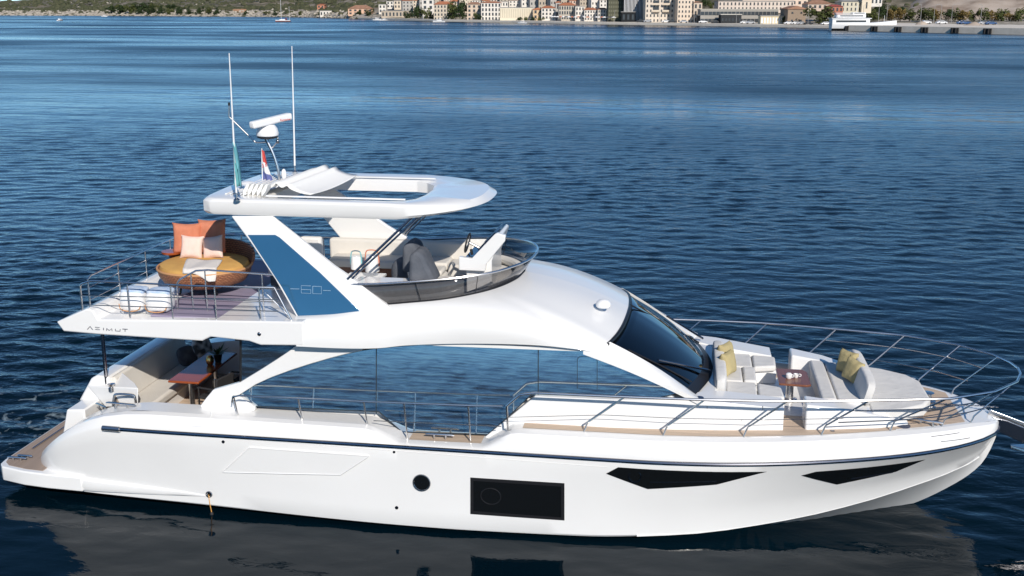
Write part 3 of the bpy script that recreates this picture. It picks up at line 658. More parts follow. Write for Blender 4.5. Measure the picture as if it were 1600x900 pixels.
# ------------- fly windscreen
railc = [(7.0, -1.84, 4.18), (7.6, -1.86, 4.22), (8.3, -1.80, 4.28), (8.9, -1.66, 4.33), (9.4, -1.38, 4.37), (9.75, -.95, 4.41), (9.93, -.45, 4.42), (9.98, 0, 4.43)]
Rn = curve(railc, 70); Rn = resample(Rn, 50); Fn = resample([p + Vector((0, 0, .006)) for p in Uf if p.x > 7.2], 50)
Rn = Rn + [mir(p) for p in reversed(Rn[:-1])]; Fn = Fn + [mir(p) for p in reversed(Fn[:-1])]
for s_ in (1, -1):
    fr2 = [(f, r) for f, r in zip(Fn, Rn) if f.x < 8.95 and f.y * s_ < 0]
    obj('windscreen_liner', MB().grid([[Vector((f.x, f.y * .965, f.z)), Vector((f.x, f.y * .5 + r.y * .5 + .05 * s_, (f.z + r.z) / 2)), Vector((r.x, r.y + .05 * s_, r.z - .025))] for f, r in fr2]), 'cushl', yacht)
gl = obj('fly_windscreen', MB().grid([[f, f.lerp(r, .5), r] for f, r in zip(Fn, Rn)]), 'smoke', yacht, smooth=60)
sol = gl.modifiers.new('s', 'SOLIDIFY'); sol.thickness = .010
obj('top_rail', MB().tube(Rn, .022, 8), 'chrome', gl)
obj('foot_trim', MB().tube(Fn, .016, 6), 'black', gl)
for k in (14, 27, 71, 84): obj('glass_joint', MB().tube([Fn[k], Rn[k]], .007, 5), 'black', gl)

# ------------- arch legs and blue panel
def prism3(poly, ya, yb):  # poly of (x,z); inner/outer Y may lean with z
    return MB().prism(poly, lambda p: (p[0], ya(p[1]), p[1]), lambda p: (p[0], yb(p[1]), p[1]))
lean = lambda z: -1.98 + (z - 3.6) * .20
lean_in = lambda z: -1.84 + (z - 3.6) * .16
def AP(px, py):
    Y = -1.9
    for _ in range(6): p = PY(px, py, Y); Y = lean(p.z)
    return (p.x, p.z)
arch = [AP(*p) for p in ((361, 338), (425, 338), (436, 347), (470, 374), (520, 415), (566, 447), (600, 474), (640, 505), (552, 506), (468, 504), (430, 437), (390, 377))]
panel = [AP(*p) for p in ((387, 367), (430, 367), (437, 371), (500, 426), (563, 487), (548, 500), (470, 501.5), (440, 448))]
for s in (1, -1):
    mb = prism3(arch, lambda z: s * lean(z), lambda z: s * lean_in(z)); al = obj('arch_leg', mb, 'gel', yacht, bevel=.02)
    mb = prism3(panel, lambda z: s * (lean(z) - .006), lambda z: s * (lean(z) + .02)); bp_ = obj('panel', mb, 'blue', al, bevel=.004)
    if s == 1:
        pnl = bp_
for_str = []
def astro(segs, r, m):
    mb = MB()
    for pl in segs:
        q = []
        for px, py in pl:
            x, z = AP(px, py); q.append((x, lean(z) - .010, z))
        mb.tube(q, r, 5)
    return obj('emblem', mb, m, pnl)
astro([[(454, 451), (468, 451.3)], [(486, 446.5), (471, 446), (471, 457.5), (486, 458.5), (486, 452.5), (471, 452)], [(489, 447), (502.5, 447.5), (502.5, 459), (489, 458.5), (489, 447)], [(505, 453.5), (517, 454)]], .0045, 'silver')

# ------------- hardtop
def ring_pts(pts, z, n=80): return [Vector((x, y, z)) for x, y in pts]
def half(xaft, hw, xnose, xs_, n=24):
    P = [(xaft, 0), (xaft, -hw * .8), (xaft + .06, -hw * .95), (xaft + .2, -hw), (xs_, -hw)]
    for i in range(1, n + 1):
        t = i / n * math.pi / 2; P.append((xs_ + (xnose - xs_) * math.sin(t) ** .95, -hw * max(0, math.cos(t)) ** .75))
    return P
def full_ring(h): return [Vector((x, y, 0)) for x, y in h] + [Vector((x, -y, 0)) for x, y in reversed(h[1:-1])]
Oo = full_ring(half(4.36, 1.62, 9.12, 7.6)); Om = full_ring(half(4.31, 1.66, 9.19, 7.6)); Ob = full_ring(half(4.36, 1.62, 9.12, 7.6)); Ot = full_ring(half(4.41, 1.585, 9.05, 7.58))
op = [(5.35, 0), (5.35, -1.0), (5.42, -1.12), (7.5, -1.12), (7.72, -1.04), (7.92, -.75), (8.0, -.3), (8.0, 0)]
oph = op + [(x, -y) for x, y in reversed(op[1:-1])]
# resample opening ring to the same count, starting at aft middle
cnt = len(Oo)
opr = [Vector((x, y, 0)) for x, y in oph]; opr = resample(opr + [opr[0]], cnt + 1)[:-1]
# align by angle: order both rings as seen from centre
ctr = Vector((6.6, 0, 0))
def ang(p): return math.atan2(p.y - ctr.y, p.x - ctr.x) % (2 * math.pi)
def at_angle(ring, a):
    d = Vector((math.cos(a), math.sin(a), 0)); best = None; n = len(ring)
    for i in range(n):
        p, q = ring[i] - ctr, ring[(i + 1) % n] - ctr; e = q - p; den = d.x * e.y - d.y * e.x
        if abs(den) < 1e-9: continue
        t = (p.x * e.y - p.y * e.x) / den; u = (p.x * d.y - p.y * d.x) / den
        if t > 0 and -1e-6 <= u <= 1 + 1e-6: best = max(best or 0, t)
    return ctr + d * best
oph3 = [Vector((x, y, 0)) for x, y in oph]
AN = sorted(set([ang(p) for p in Om] + [ang(p) for p in oph3] + [i * 2 * math.pi / 90 for i in range(90)]))
def crown(p, z): return Vector((p.x, p.y, z + (.03 * (1 - (p.y / 1.6) ** 2)) - max(0, p.x - 7.6) * .045))
rows = []
for a in AN:
    o = at_angle(Oo, a); mm_ = at_angle(Om, a); bb = at_angle(Ob, a); tt = at_angle(Ot, a); i_ = at_angle(oph3, a); i2 = ctr + (i_ - ctr) * 1.06
    nose = max(0, min(1, (o.x - 7.8) / 1.4))
    rows.append([Vector((i_.x, i_.y, 5.29)), crown(i_, 5.44), crown(i_, 5.47), crown(i2, 5.50), crown(tt, 5.555), crown(o, 5.545 - .05 * nose), crown(mm_, 5.51 - .045 * nose), Vector((mm_.x, mm_.y, 5.335 + .10 * nose)), Vector((bb.x, bb.y, 5.28 + .135 * nose)), Vector((i2.x, i2.y, 5.28))])
hardtop = obj('hardtop', MB().grid(rows, closeu=True, closev=True), 'gel', yacht, smooth=40)
# sunroof rails and furled canvas
for s in (-1, 1): obj('sunroof_track', MB().box((6.6, 1.17 * s, 5.545), (2.5, .05, .025)), 'gel2', hardtop, bevel=.006)
def canvas():
    mb = MB(); rows = []; n = 34
    prof = []
    for i in range(n + 1):
        x = 5.05 + 1.05 * i / n
        prof.append((x, 5.56 + .05 * math.sin(i * .0) + (.0 if i < 2 else .16 * math.exp(-((x - 5.5) / .33) ** 2) + .035 * (math.sin((x - 5) * 30) if x < 5.75 else 0))))
    for (x, z) in prof:
        r = []
        for j in range(13):
            y = -1.0 + 2.0 * j / 12; sag = -.05 * (1 - (2 * j / 12 - 1) ** 2) * max(0, (x - 5.6) / .5)
            r.append((x + .25 * (y + 1) / 2, y, z + sag + (.05 * (y + 1) / 2)))
        rows.append(r)
    return mb.grid(rows)
cv = obj('folding_canvas', canvas(), 'canvas', hardtop, smooth=60); sol = cv.modifiers.new('s', 'SOLIDIFY'); sol.thickness = .015
mb = MB()
for i in range(5):
    x = 5.02 + i * .085; mb.prism([(0, 0), (.03, .14), (.01, .30), (-.03, .30), (-.05, .14)], lambda p: (x + p[0] + p[1] * .4 - .1, -1.12 - .05, 5.52 + p[1] * .75), lambda p: (x + .02 + p[0] + p[1] * .4 - .1, -1.02, 5.52 + p[1] * .75))
obj('canvas_folds', mb, 'canvas', hardtop, bevel=.008)
mb = MB()
for i in range(5): mb.box((4.62 + i * .09, 0, 5.566 - i * .0), (.03, 2.4, .022))
obj('louvre', mb, 'gel', hardtop, bevel=.006)
# struts
for s in (-1, 1):
    a = Vector((6.98, -1.84 * s, 4.27)); b = Vector((8.05, -1.5 * s, 5.31))
    mb = MB(); mb.tube([a, b], .022, 8); mb.tube([a + Vector((.07, .02 * s, 0)), b + Vector((.09, .02 * s, 0))], .018, 8); obj('hardtop_strut', mb, 'dsteel', yacht)
# masts and antennas
def TH(px, py): return PZ(px, py, 5.56)
for (bx, by), (tx, ty) in (((370, 312), (358, 83)), ((461, 268), (456, 72))):
    b = TH(bx, by); t = PY(tx, ty, b.y)
    a = obj('whip_antenna', MB().tube([b + Vector((0, 0, .12)), b.lerp(t, .5), t], [.018, .014, .008], 8), 'white', yacht)
    obj('antenna_base', MB().tube([b, b + Vector((0, 0, .14))], .015, 8).lathe(b - Vector((0, 0, .02)), [(.06, 0), (.06, .02), (.025, .05), (.001, .06)], 12), 'chrome', a)
    if bx == 370: ANT = (b, t)
mbse = TH(432, 282); MX, MY = mbse.x, mbse.y
def mp(px, py): return PY(px, py, MY)
mast = obj('radar_mast', MB().tube(curve([mp(437, 281), mp(434, 262), mp(427, 240), mp(415, 214)], 16), .028, 8).tube(curve([mp(432, 281) + Vector((0, .16, 0)), mp(429, 262) + Vector((0, .16, 0)), mp(422, 240) + Vector((0, .14, 0)), mp(410, 214) + Vector((0, .1, 0))], 16), .028, 8).tube(curve([mp(424, 232), mp(432, 222), mp(434, 214)], 8), .018, 8), 'chrome', yacht)
obj('mast_arm', MB().tube(curve([mp(415, 222), mp(400, 222), mp(396, 219), mp(362, 186), mp(358, 181), mp(358, 163)], 40), .016, 8), 'chrome', mast)
obj('mast_light', MB().tube([mp(358, 165), mp(358, 160)], .022, 8), 'black', mast)
obj('horn', MB().ell(mp(434, 221), (.07, .07, .09)), 'dsteel', mast)
rd = obj('radar_scanner', MB().lathe(mp(418, 213), [(.18, 0), (.205, .02), (.21, .06), (.19, .15), (.14, .215), (.06, .235), (.001, .24)], 24), 'white', mast)
obj('scanner_plate', MB().lathe(mp(418, 216), [(.15, 0), (.195, .02), (.195, .05), (.12, .055)], 20), 'black', rd)
a, b = mp(405, 197), mp(442, 180)
ln = .95; mid = (a + b) / 2; mt = rots(R(35), 0, 0)
obj('open_array', MB().box((mid.x, mid.y, mid.z), (ln, .15, .13), R(62), R(-6), 0), 'white', rd, bevel=.035)
def textmesh(name, body, size, mtx, m, parent, ext=.001):
    cu = bpy.data.curves.new(name, 'FONT'); cu.body = body; cu.size = size; cu.extrude = ext; cu.align_x = 'CENTER'; cu.align_y = 'CENTER'
    to = bpy.data.objects.new(name, cu); COL.objects.link(to); dg = bpy.context.evaluated_depsgraph_get(); dg.update()
    me = bpy.data.meshes.new_from_object(to.evaluated_get(dg)); bpy.data.objects.remove(to)
    o = bpy.data.objects.new(name, me); COL.objects.link(o); me.materials.clear(); me.materials.append(M[m]); me.transform(mtx); o.parent = parent; return o
mm2 = Matrix.Translation((mid.x, mid.y, mid.z)) @ Matrix.Rotation(R(62), 4, 'Z') @ Matrix.Translation((.28, -.077, 0)) @ Matrix.Rotation(R(90), 4, 'X')
textmesh('lettering', 'Raymarine', .06, mm2, 'red', rd)
# satellite mushroom and small dome on the hardtop
q = TH(387, 296); o = obj('satellite_dish', MB().lathe((q.x, q.y, 5.55), [(.02, 0), (.02, .09), (.14, .11), (.15, .125), (.10, .15), (.001, .16)], 24), 'white', yacht)
q = TH(444, 280); obj('satellite_dome', MB().ell((q.x, q.y, 5.65), (.10, .10, .22)), 'white', yacht)
# flags
def flag(name, label, top, bot, wpx, mats, bands):
    t = thing(name, label, 'flag', (bot.x, bot.y, bot.z)); n = 10
    L = top - bot; per = []
    for (v0, v1, mk) in bands:
        rows = []
        for i in range(n + 1):
            v = i / n; r = []
            for k in range(9):
                u = v0 + (v1 - v0) * k / 8
                w_ = wpx * .8 * (1 - v) ** .8 * (u); r.append(Vector((.01 + w_ * .8, .05 * math.sin(u * 12 + v * 3) * (.4 + u), 0)) + L * v)
            rows.append(r)
        o = obj('cloth', MB().grid(rows), mk, t, smooth=60); sol = o.modifiers.new('s', 'SOLIDIFY'); sol.thickness = .004
    return t
fb = PY(365, 291, ANT[0].y); ft = PY(364, 222, ANT[0].y)
flag('pennant', 'teal pennant hanging limp on the nearer whip antenna above the hardtop', ft, fb, .24, None, [(0, 1, 'teal')])
fl = thing('courtesy_flag', 'red white and blue flag hanging beside the radar mast', 'flag', (0, 0, 0))
p0, p1 = mp(409, 232), mp(410, 281)
fl.location = p1
obj('staff', MB().tube([(0, 0, 0), p0 - p1], .010, 6), 'white', fl)
L = p0 - p1
for v0, v1, mk in ((.62, .98, 'red'), (.28, .62, 'white'), (.02, .28, 'bluecl')):
    rows = []
    for i in range(7):
        v = v0 + (v1 - v0) * i / 6; rows.append([Vector((.008 + u / 8 * (.05 + .16 * (1 - v)), .03 * math.sin(u + v * 4), 0)) + L * v - Vector((0, 0, u * .012)) for u in range(9)])
    o = obj('cloth', MB().grid(rows), mk, fl, smooth=60); sol = o.modifiers.new('s', 'SOLIDIFY'); sol.thickness = .003
mb = MB()
for i in range(4):
    for j in range(4):
        if (i + j) % 2 == 0: mb.box((.03 + .022 * i, -.016, L.z * .42 + .022 * j), (.022, .004, .022))
obj('chequer', mb, 'red', fl, smooth=0)

# ------------- side pillar (sweeping fin) and cockpit side glass
fin = [(313, 634), (323, 621), (333, 609), (376, 597), (407, 578), (432, 562), (450, 550), (463, 540), (566, 541), (566, 547.5), (541, 553), (516, 559.5), (485, 568.5), (454, 578.5), (424, 589.5), (400, 600.5), (372, 618), (398, 636), (398, 642), (320, 646)]
FP = [S(px, py, -2.03) for px, py in fin]
for s in (1, -1): obj('side_pillar', MB().pxz(FP, -2.04 * s, -1.93 * s), 'gel', yacht, bevel=.015)
gp = [S(px, py, -1.97) for px, py in ((376, 528), (466, 538), (434, 562), (408, 579), (377, 598))]
for s in (1, -1):
    wg = obj('cockpit_side_window', MB().pxz(gp, -1.965 * s, -1.94 * s), 'mirror', yacht, smooth=0)
a = PY(375.5, 530, -1.98); b = PY(375.5, 597, -1.98); obj('window_post', MB().tube([a, b], .015, 6), 'black', yacht)
# aft bulkhead with sliding doors, dark
obj('saloon_door', MB().box((5.1, 0, 2.15), (.08, 3.7, 2.1)), 'blackgl', yacht, bevel=.01)
obj('cockpit_curtain', MB().box((4.2, 1.92, 2.1), (1.9, .06, 2.1)), 'dgrey', yacht)
# pole under the slab
a = PY(160, 522, -1.25); b = PY(167, 604, -1.25); a = b + (a - b) * ((3.22 - b.z) / (a.z - b.z)); obj('deck_pole', MB().tube([b - Vector((0, 0, .08)), a], .035, 10), 'dsteel', yacht)

# ------------- cockpit
# aft sofa: shell, backrest, seat; returns forward on the near side
mb = MB(); rows = []
prof = [(1.45, 1.55), (1.75, 2.02), (1.88, 2.08), (2.12, 2.06), (2.16, 1.5)]
obj('sofa_shell', MB().pxz(prof, -1.28, 1.7), 'gel', yacht, bevel=.04)
obj('sofa_back', MB().pxz([(2.10, 1.45), (2.08, 2.03), (2.2, 2.05), (2.34, 1.52)], -1.22, 1.65), 'cushw', yacht, bevel=.04)
obj('sofa_seat', MB().box((2.56, .22, 1.44), (.62, 2.9, .18)), 'cushw', yacht, bevel=.05)
obj('sofa_seat', MB().pxy([(2.25, -1.62), (3.45, -1.62), (3.55, -1.5), (3.52, -1.2), (3.2, -1.05), (2.9, -1.1), (2.9, -1.24), (2.25, -1.24)], 1.36, 1.54), 'cushw', yacht, bevel=.05)
obj('sofa_base', MB().box((2.5, .22, 1.22), (.6, 2.9, .26)).box((2.85, -1.4, 1.2), (1.2, .4, .28)), 'gel', yacht, bevel=.02)
# quarter wing with tip
wing = [(1.30, -1.30), (1.95, -1.62), (2.28, -1.62), (2.28, -1.3), (1.75, -1.0), (1.5, -.9)]
wp_ = [PY(135, 603, -1.35), PY(182, 571, -.9)]
mb = MB(); 
def P3(px, py, y): return PY(px, py, y)
tip = P3(136, 603, -1.3); r1 = P3(216, 606, -1.62); r2 = P3(216, 637, -1.62); b1 = P3(165, 636, -1.4); top = P3(180, 572, -.7); t2 = P3(212, 600, -1.3)
mb.add([tip, r1, r2, b1, top, t2, Vector((2.1, -.7, 1.5)), Vector((1.6, -.7, 1.5))], [(0, 1, 2, 3), (0, 4, 5, 1), (1, 5, 6, 2), (0, 3, 7, 4), (4, 7, 6, 5), (3, 2, 6, 7)])
obj('quarter_wing', mb, 'gel', yacht, bevel=.02)
# gate handle
a = [P3(*q, -1.72) for q in ((176, 640), (178, 622), (182, 616), (206, 617), (211, 622), (213, 640))]
obj('grab_rail', MB().tube(curve(a, 20), .022, 8), 'chrome', yacht)
q = P3(190, 642, -2.1); cleat((q.x, -2.1, spl(ZE, q.x) - .0), .6, R(-5), yacht, .08)
q = P3(165, 634, -1.6); cleat((q.x, -1.75, 1.62), .35, R(-30), yacht, .06)
# winch
obj('winch', MB().lathe((2.25, -1.45, 1.86), [(.06, 0), (.06, .06), (.04, .08), (.07, .14), (.001, .15)], 14), 'chrome', yacht)
pl = thing('scatter_cushion', 'brown patterned cushion leaning at the near end of the cockpit sofa', 'cushion', (2.42, -1.38, 1.68))
obj('cover', MB().ell((0, 0, 0), (.10, .30, .34), 3, m=rots(R(-35), R(-22))), 'tan2' if 'tan2' in M else mat('brown_weave', (.30, .24, .18), .9, noisec=(.12, .09, .07), nscale=40), pl)
# cockpit table and things on it
tb = thing('cockpit_table', 'long varnished wood dining table in the shaded aft cockpit', 'table', (3.33, .15, 1.10))
obj('table_top', MB().box((0, .0, .745), (.62, 1.85, .045)), 'mahog', tb, bevel=.015)
for y in (-.6, .5): obj('pedestal', MB().lathe((0, y, 0), [(.16, 0), (.16, .02), (.05, .04), (.05, .70), (.12, .722)], 16), 'chrome', tb)
vs = thing('brass_lantern', 'small brass lantern glinting on the cockpit dining table', 'lantern', (3.42, .25, 1.872))
obj('body', MB().lathe((0, 0, 0), [(.05, 0), (.075, .04), (.08, .12), (.05, .18), (.04, .19)], 16), 'brass', vs)
pt = thing('potted_plant', 'dark leafy plant in a black pot on the cockpit dining table', 'plant', (3.5, .45, 1.872))
obj('pot', MB().lathe((0, 0, 0), [(.06, 0), (.09, .15), (.08, .16), (.02, .15)], 14), 'black', pt)
mb = MB()
for i in range(26):
    a = random.uniform(0, 6.28); t = random.uniform(.15, .9); L_ = random.uniform(.15, .32)
    d = Vector((math.cos(a) * math.cos(t), math.sin(a) * math.cos(t), math.sin(t))); sdv = d.cross(Vector((0, 0, 1))).normalized() * .03
    p = Vector((0, 0, .14)); mb.add([p, p + d * L_ * .5 + sdv, p + d * L_, p + d * L_ * .5 - sdv], [(0, 1, 2, 3)])
obj('leaves', mb, 'leaf', pt, smooth=0)
# far cushions
for i, (x, y, mk, lb) in enumerate(((2.55, 1.05, 'dgrey', 'plain dark cushion at the far end of the cockpit sofa'), (2.75, 1.35, 'chk', 'black and white patterned cushion behind the dark one in the cockpit'))):
    if mk == 'chk':
        ck = mat('patterned_fabric', (.05, .05, .05), .9, noisec=(.55, .55, .55), nscale=9, detail=0); mk = ck
    c_ = thing('scatter_cushion', lb, 'cushion', (x, y, 1.75 + i * .12)); obj('cover', MB().ell((0, 0, 0), (.16, .45, .42), 3, m=rots(R(-25), R(-25))), mk, c_)
# director chairs
def dchair(loc, rz, label):
    t = thing('director_chair', label, 'chair', loc, rz, 'dark chairs at the cockpit table')
    obj('seat', MB().box((0, 0, .44), (.46, .46, .05)), 'chair', t, bevel=.015)
    obj('backrest', MB().box((.24, 0, .70), (.04, .5, .34), 0, R(8)), 'chair', t, bevel=.015)
    for sx in (-1, 1):
        for sy in (-1, 1): obj('leg', MB().tube([(sx * .2, sy * .22, 0), (sx * .2, sy * .22, .64 if sx < 0 else .86)], .014, 6), 'chrome', t)
    for sy in (-1, 1): obj('armrest', MB().box((.02, sy * .24, .65), (.46, .05, .025)), 'chair', t, bevel=.008)
    return t
dchair((3.85, -.55, 1.10), R(-15), 'dark fabric director chair at the near corner of the cockpit table')
dchair((4.1, .45, 1.10), R(-5), 'dark fabric director chair deeper under the overhang past the cockpit table')

# ------------- railings
def railing(name, top, feet_idx, feet, r=.016, mids=(), parent=yacht, m='chrome', rs=.014):
    o = obj(name, MB().tube(top, r, 8), m, parent)
    for md in mids: obj('mid_rail', MB().tube(md, .008, 6), m, o)
    for a, b in feet: 
        st = obj('stanchion', MB().tube([b, b.lerp(a, .12), a], [rs * 1.4, rs, rs], 8), m, o)
    return o
ze = lambda x: lerp(ZE, x) if 7 < x < 10.2 else spl(ZE, x)
def foot(x, s, ins=.05): return Vector((x, s * (section(x)[-1][0] - ins), ze(x)))
for s in (-1, 1):
    yr = lambda x: s * (section(x)[-1][0] + .03)
    # aft section of the side rail
    topA = [Vector((4.98, yr(5) + .0, 2.12)), Vector((5.0, yr(5), 2.22)), Vector((5.12, yr(5), 2.25)), Vector((7.4, yr(7.4), 2.27)), Vector((9.2, yr(9.2), 2.30)), Vector((9.72, yr(9.7), 2.32))]
    railing('side_rail', topA, None, [(Vector((x - .02, yr(x), z)), foot(x, s)) for x, z in ((5.04, 2.24), (6.20, 2.26), (7.36, 2.27), (8.06, 2.285), (9.16, 2.30))], mids=[[Vector((7.5, yr(8), 1.93)), Vector((9.7, yr(9.7), 1.96))]])
    # forward rail with raked stanchions, up to the pulpit
    def rb(x): return lerp([(9.78, 2.31), (11.7, 2.33), (13.0, 2.32), (14.3, 2.24), (15.6, 2.02), (16.9, 1.75), (17.7, 1.3), (18.2, .75), (18.38, .3), (18.42, 0)], x)
    def rbz(x): return lerp([(9.78, 2.32), (9.79, 2.33), (10.0, 2.53), (10.2, 2.58), (13, 2.62), (14.3, 2.64), (18.4, 2.66)], x)
    X = [9.78, 9.8, 9.9, 10.0, 10.1, 10.25, 10.6] + [11 + .4 * i for i in range(15)] + [16.9, 17.2, 17.5, 17.7, 17.9, 18.05, 18.2, 18.3, 18.38, 18.42]
    top = [Vector((x, s * rb(x), rbz(x))) for x in X]
    feet = [(Vector((9.79, s * 2.31, 2.34)), foot(9.80, s))]
    for xf, xt in ((11.08, 11.74), (12.38, 13.02), (13.68, 14.32), (14.95, 15.62), (16.1, 16.86)):
        a = Vector((xt, s * rb(xt), rbz(xt))); f = foot(xf, s); k = f + Vector((.06, 0, .16))
        feet.append((a, k))
    o = railing('bow_rail', top, None, [], r=.023)
    obj('stanchion', MB().tube([feet[0][1], feet[0][0]], .017, 8), 'chrome', o)
    for (a, k) in feet[1:]:
        f = k - Vector((.06, 0, .16)); obj('stanchion', MB().tube(curve([f, k, k.lerp(a, .15), a], 12), .016, 8), 'chrome', o)
    prs = [(k - Vector((.06, 0, .16)), a) for a, k in feet[1:]]
    for xf, xt in ((17.0, 17.75), (17.55, 18.25)):
        f = foot(xf, s, .04); a = Vector((xt, s * rb(xt), rbz(xt))); obj('stanchion', MB().tube([f, f + Vector((.04, 0, .12)), a], .014, 8), 'chrome', o); prs.append((f, a))
    obj('mid_rail', MB().tube([Vector((9.8, s * 2.3, 2.12))] + [f.lerp(a, .48) for f, a in prs[:4]], .005, 5), 'chrome', o)
    for q in (.36, .70):
        obj('pulpit_rail', MB().tube(curve([f.lerp(a, q) for f, a in prs[3:]], 16), .011, 6), 'chrome', o)

# fly deck railings
FZ = slabz
def flyrail(pts, feetpx, name='fly_rail'):
    pass
def FR(px, py, y=-2.24): return PY(px, py, y)
near = [FR(134, 482), FR(132, 446), FR(134, 441), FR(142, 440), FR(270, 446), FR(440, 451), FR(446, 456), FR(452, 498)]
near = [FR(133, 441, -2.1)] + [FR(p, q) for p, q in ((142, 439), (200, 442), (300, 447), (428, 450))]
near = [Vector((p.x, -2.22, p.z)) for p in near]
near = [near[0] + Vector((-.03, 0, -.04))] + near
zt = near[3].z
o = obj('fly_rail', MB().tube([Vector((near[0].x, -2.22, FZ - .05)), near[0]] + near[1:] + [Vector((near[-1].x + .28, -2.18, FZ))], .017, 8), 'chrome', yacht)
for px in (203, 270, 338, 407):
    p = FR(px, 505); t_ = lerp([(near[1].x, near[1].z), (near[-1].x, near[-1].z)], p.x)
    obj('stanchion', MB().tube([(p.x, -2.22, FZ - .01), (p.x, -2.22, t_)], .014, 8), 'chrome', o)
for k in (.33, .66):
    obj('mid_rail', MB().tube([(near[0].x, -2.22, FZ + (near[0].z - FZ) * k), (near[-1].x + .05, -2.22, FZ + (near[-1].z - FZ) * k)], .009, 6), 'chrome', o)
# aft transverse rail
ax = near[0].x + .08; zt = near[1].z + .0
o = obj('fly_rail', MB().tube([(ax, -2.1, FZ), (ax, -2.1, zt + .05), (ax, -2.0, zt + .1), (ax, 2.0, zt + .1), (ax, 2.1, zt + .05), (ax, 2.1, FZ)], .017, 8), 'chrome', yacht)
for y in (-1.05, 0, 1.05): obj('stanchion', MB().tube([(ax, y, FZ), (ax, y, zt + .1)], .014, 8), 'chrome', o)
for k in (.35, .7): obj('mid_rail', MB().tube([(ax, -2.1, FZ + (zt + .1 - FZ) * k), (ax, 2.1, FZ + (zt + .1 - FZ) * k)], .009, 6), 'chrome', o)
o = obj('fly_rail', MB().tube([(ax, 2.22, zt), (6.0, 2.22, zt)], .017, 8), 'chrome', yacht)
for x in (3.4, 4.3, 5.2, 6.0): obj('stanchion', MB().tube([(x, 2.22, FZ), (x, 2.22, zt)], .014, 8), 'chrome', o)
for k in (.33, .66): obj('mid_rail', MB().tube([(ax, 2.22, FZ + (zt - FZ) * k), (6, 2.22, FZ + (zt - FZ) * k)], .009, 6), 'chrome', o)
# inner stair guard rail
g = [PY(278, 498, -1.75), PY(277, 443, -1.75), PY(281, 437, -1.75), PY(306, 423, -1.75), PY(325, 422, -1.75), PY(440, 430, -1.75)]
o = obj('stair_guard_rail', MB().tube(g, .017, 8), 'chrome', yacht)
for px in (302, 324, 412): 
    p = PY(px, 480, -1.75); obj('stanchion', MB().tube([(p.x, -1.75, FZ), (p.x, -1.75, lerp([(q_.x, q_.z) for q_ in g[1:]], p.x))], .013, 8), 'chrome', o)
for k in (.33, .66): obj('mid_rail', MB().tube([(g[0].x, -1.75, FZ + .7 * k), (g[-1].x, -1.75, FZ + .7 * k)], .009, 6), 'chrome', o)
obj('stair_rail', MB().tube([(5.55, -1.95, FZ + .45), (6.0, -1.95, FZ)], .018, 8), 'chrome', o)

# ------------- flybridge furniture
def bed():
    t = thing('daybed', 'round woven rattan daybed with an ochre mattress on the flybridge deck', 'daybed', (3.74, -.35, FZ))
    t.scale = (.93, .93, 1)
    n = 48; prof = [(.30, .16), (.55, .14), (.80, .22), (.90, .36), (.93, .48), (.90, .50), (.80, .40)]
    mb = MB(); rows = []
    for r, z in prof: rows.append([(r * math.cos(2 * math.pi * k / n), r * math.sin(2 * math.pi * k / n), z) for k in range(n + 1)])
    mb.grid(rows); o = obj('basket', mb, 'rattan', t, merge=False, smooth=60)
    uv = o.data.uv_layers.new(name='UVMap')
    for l in o.data.loops:
        v = o.data.vertices[l.vertex_index].co; uv.data[l.index].uv = (math.atan2(v.y, v.x) * .9, v.z + math.hypot(v.x, v.y) * .6)
    # raised woven back
    rows = []
    for i in range(25):
        a = R(20) + R(140) * i / 24; h = .12 + .20 * math.sin(math.pi * i / 24) ** .7
        rows.append([(r * math.cos(a), r * math.sin(a), z) for r, z in ((.93, .44), (.99, .5 + h * .5), (1.0, .5 + h), (.95, .5 + h), (.90, .48))])
    o = obj('basket_back', MB().grid(rows, cap=True), 'rattan', t, smooth=60, merge=False); uv = o.data.uv_layers.new(name='UVMap')
    for l in o.data.loops:
        v = o.data.vertices[l.vertex_index].co; uv.data[l.index].uv = (math.atan2(v.y, v.x) * .9, v.z)
    obj('rim', MB().tube([(.925 * math.cos(a), .925 * math.sin(a), .49) for a in [2 * math.pi * k / 40 for k in range(40)]], .022, 8, closed=True), 'tan', t)
    obj('mattress', MB().lathe((0, 0, 0), [(.5, .36), (.86, .38), (.89, .46), (.86, .55), (.78, .575), (.4, .585), (.001, .585)], 40), 'ochre', t)
    for k in range(4):
        a = R(45 + 90 * k); obj('leg', MB().tube([(.55 * math.cos(a), .55 * math.sin(a), 0), (.5 * math.cos(a), .5 * math.sin(a), .22)], .025, 6), 'black', t)
    tr = obj('side_tray', MB().lathe((-.86, .35, .62), [(.001, 0), (.20, 0), (.21, .02), (.21, .045), (.001, .045)], 24), 'mahog', t)
    return t
bd = bed()
def pillow(name, label, loc, w_, h_, th, m, rz=0, tilt=0, roll=0, cat='pillow', group=None):
    t = thing(name, label, cat, loc, rz, group); n = 14; mb = MB(); mt = Matrix.Rotation(tilt, 3, 'X') @ Matrix.Rotation(roll, 3, 'Y')
    for sg in (1, -1):
        rows = []
        for i in range(n + 1):
            r = []
            for j in range(n + 1):
                u = 2 * i / n - 1; v = 2 * j / n - 1
                k = 1 - .10 * (1 - u * u) * abs(v) ** 3; k2 = 1 - .10 * (1 - v * v) * abs(u) ** 3
                d = th / 2 * (max(0, (1 - u ** 4)) * max(0, (1 - v ** 4))) ** .55
                d += .012 * noise.noise(Vector((u * 2.5 + loc[0], v * 2.5, sg))) * (1 - abs(u)) ** .3
                r.append(mt @ Vector((u * w_ / 2 * k2, sg * -d, (v * h_ / 2 * k) + h_ / 2)))
            rows.append(r)
        mb.grid(rows)
    obj('cover', mb, m, t, smooth=80)
    return t
bz = FZ + .57
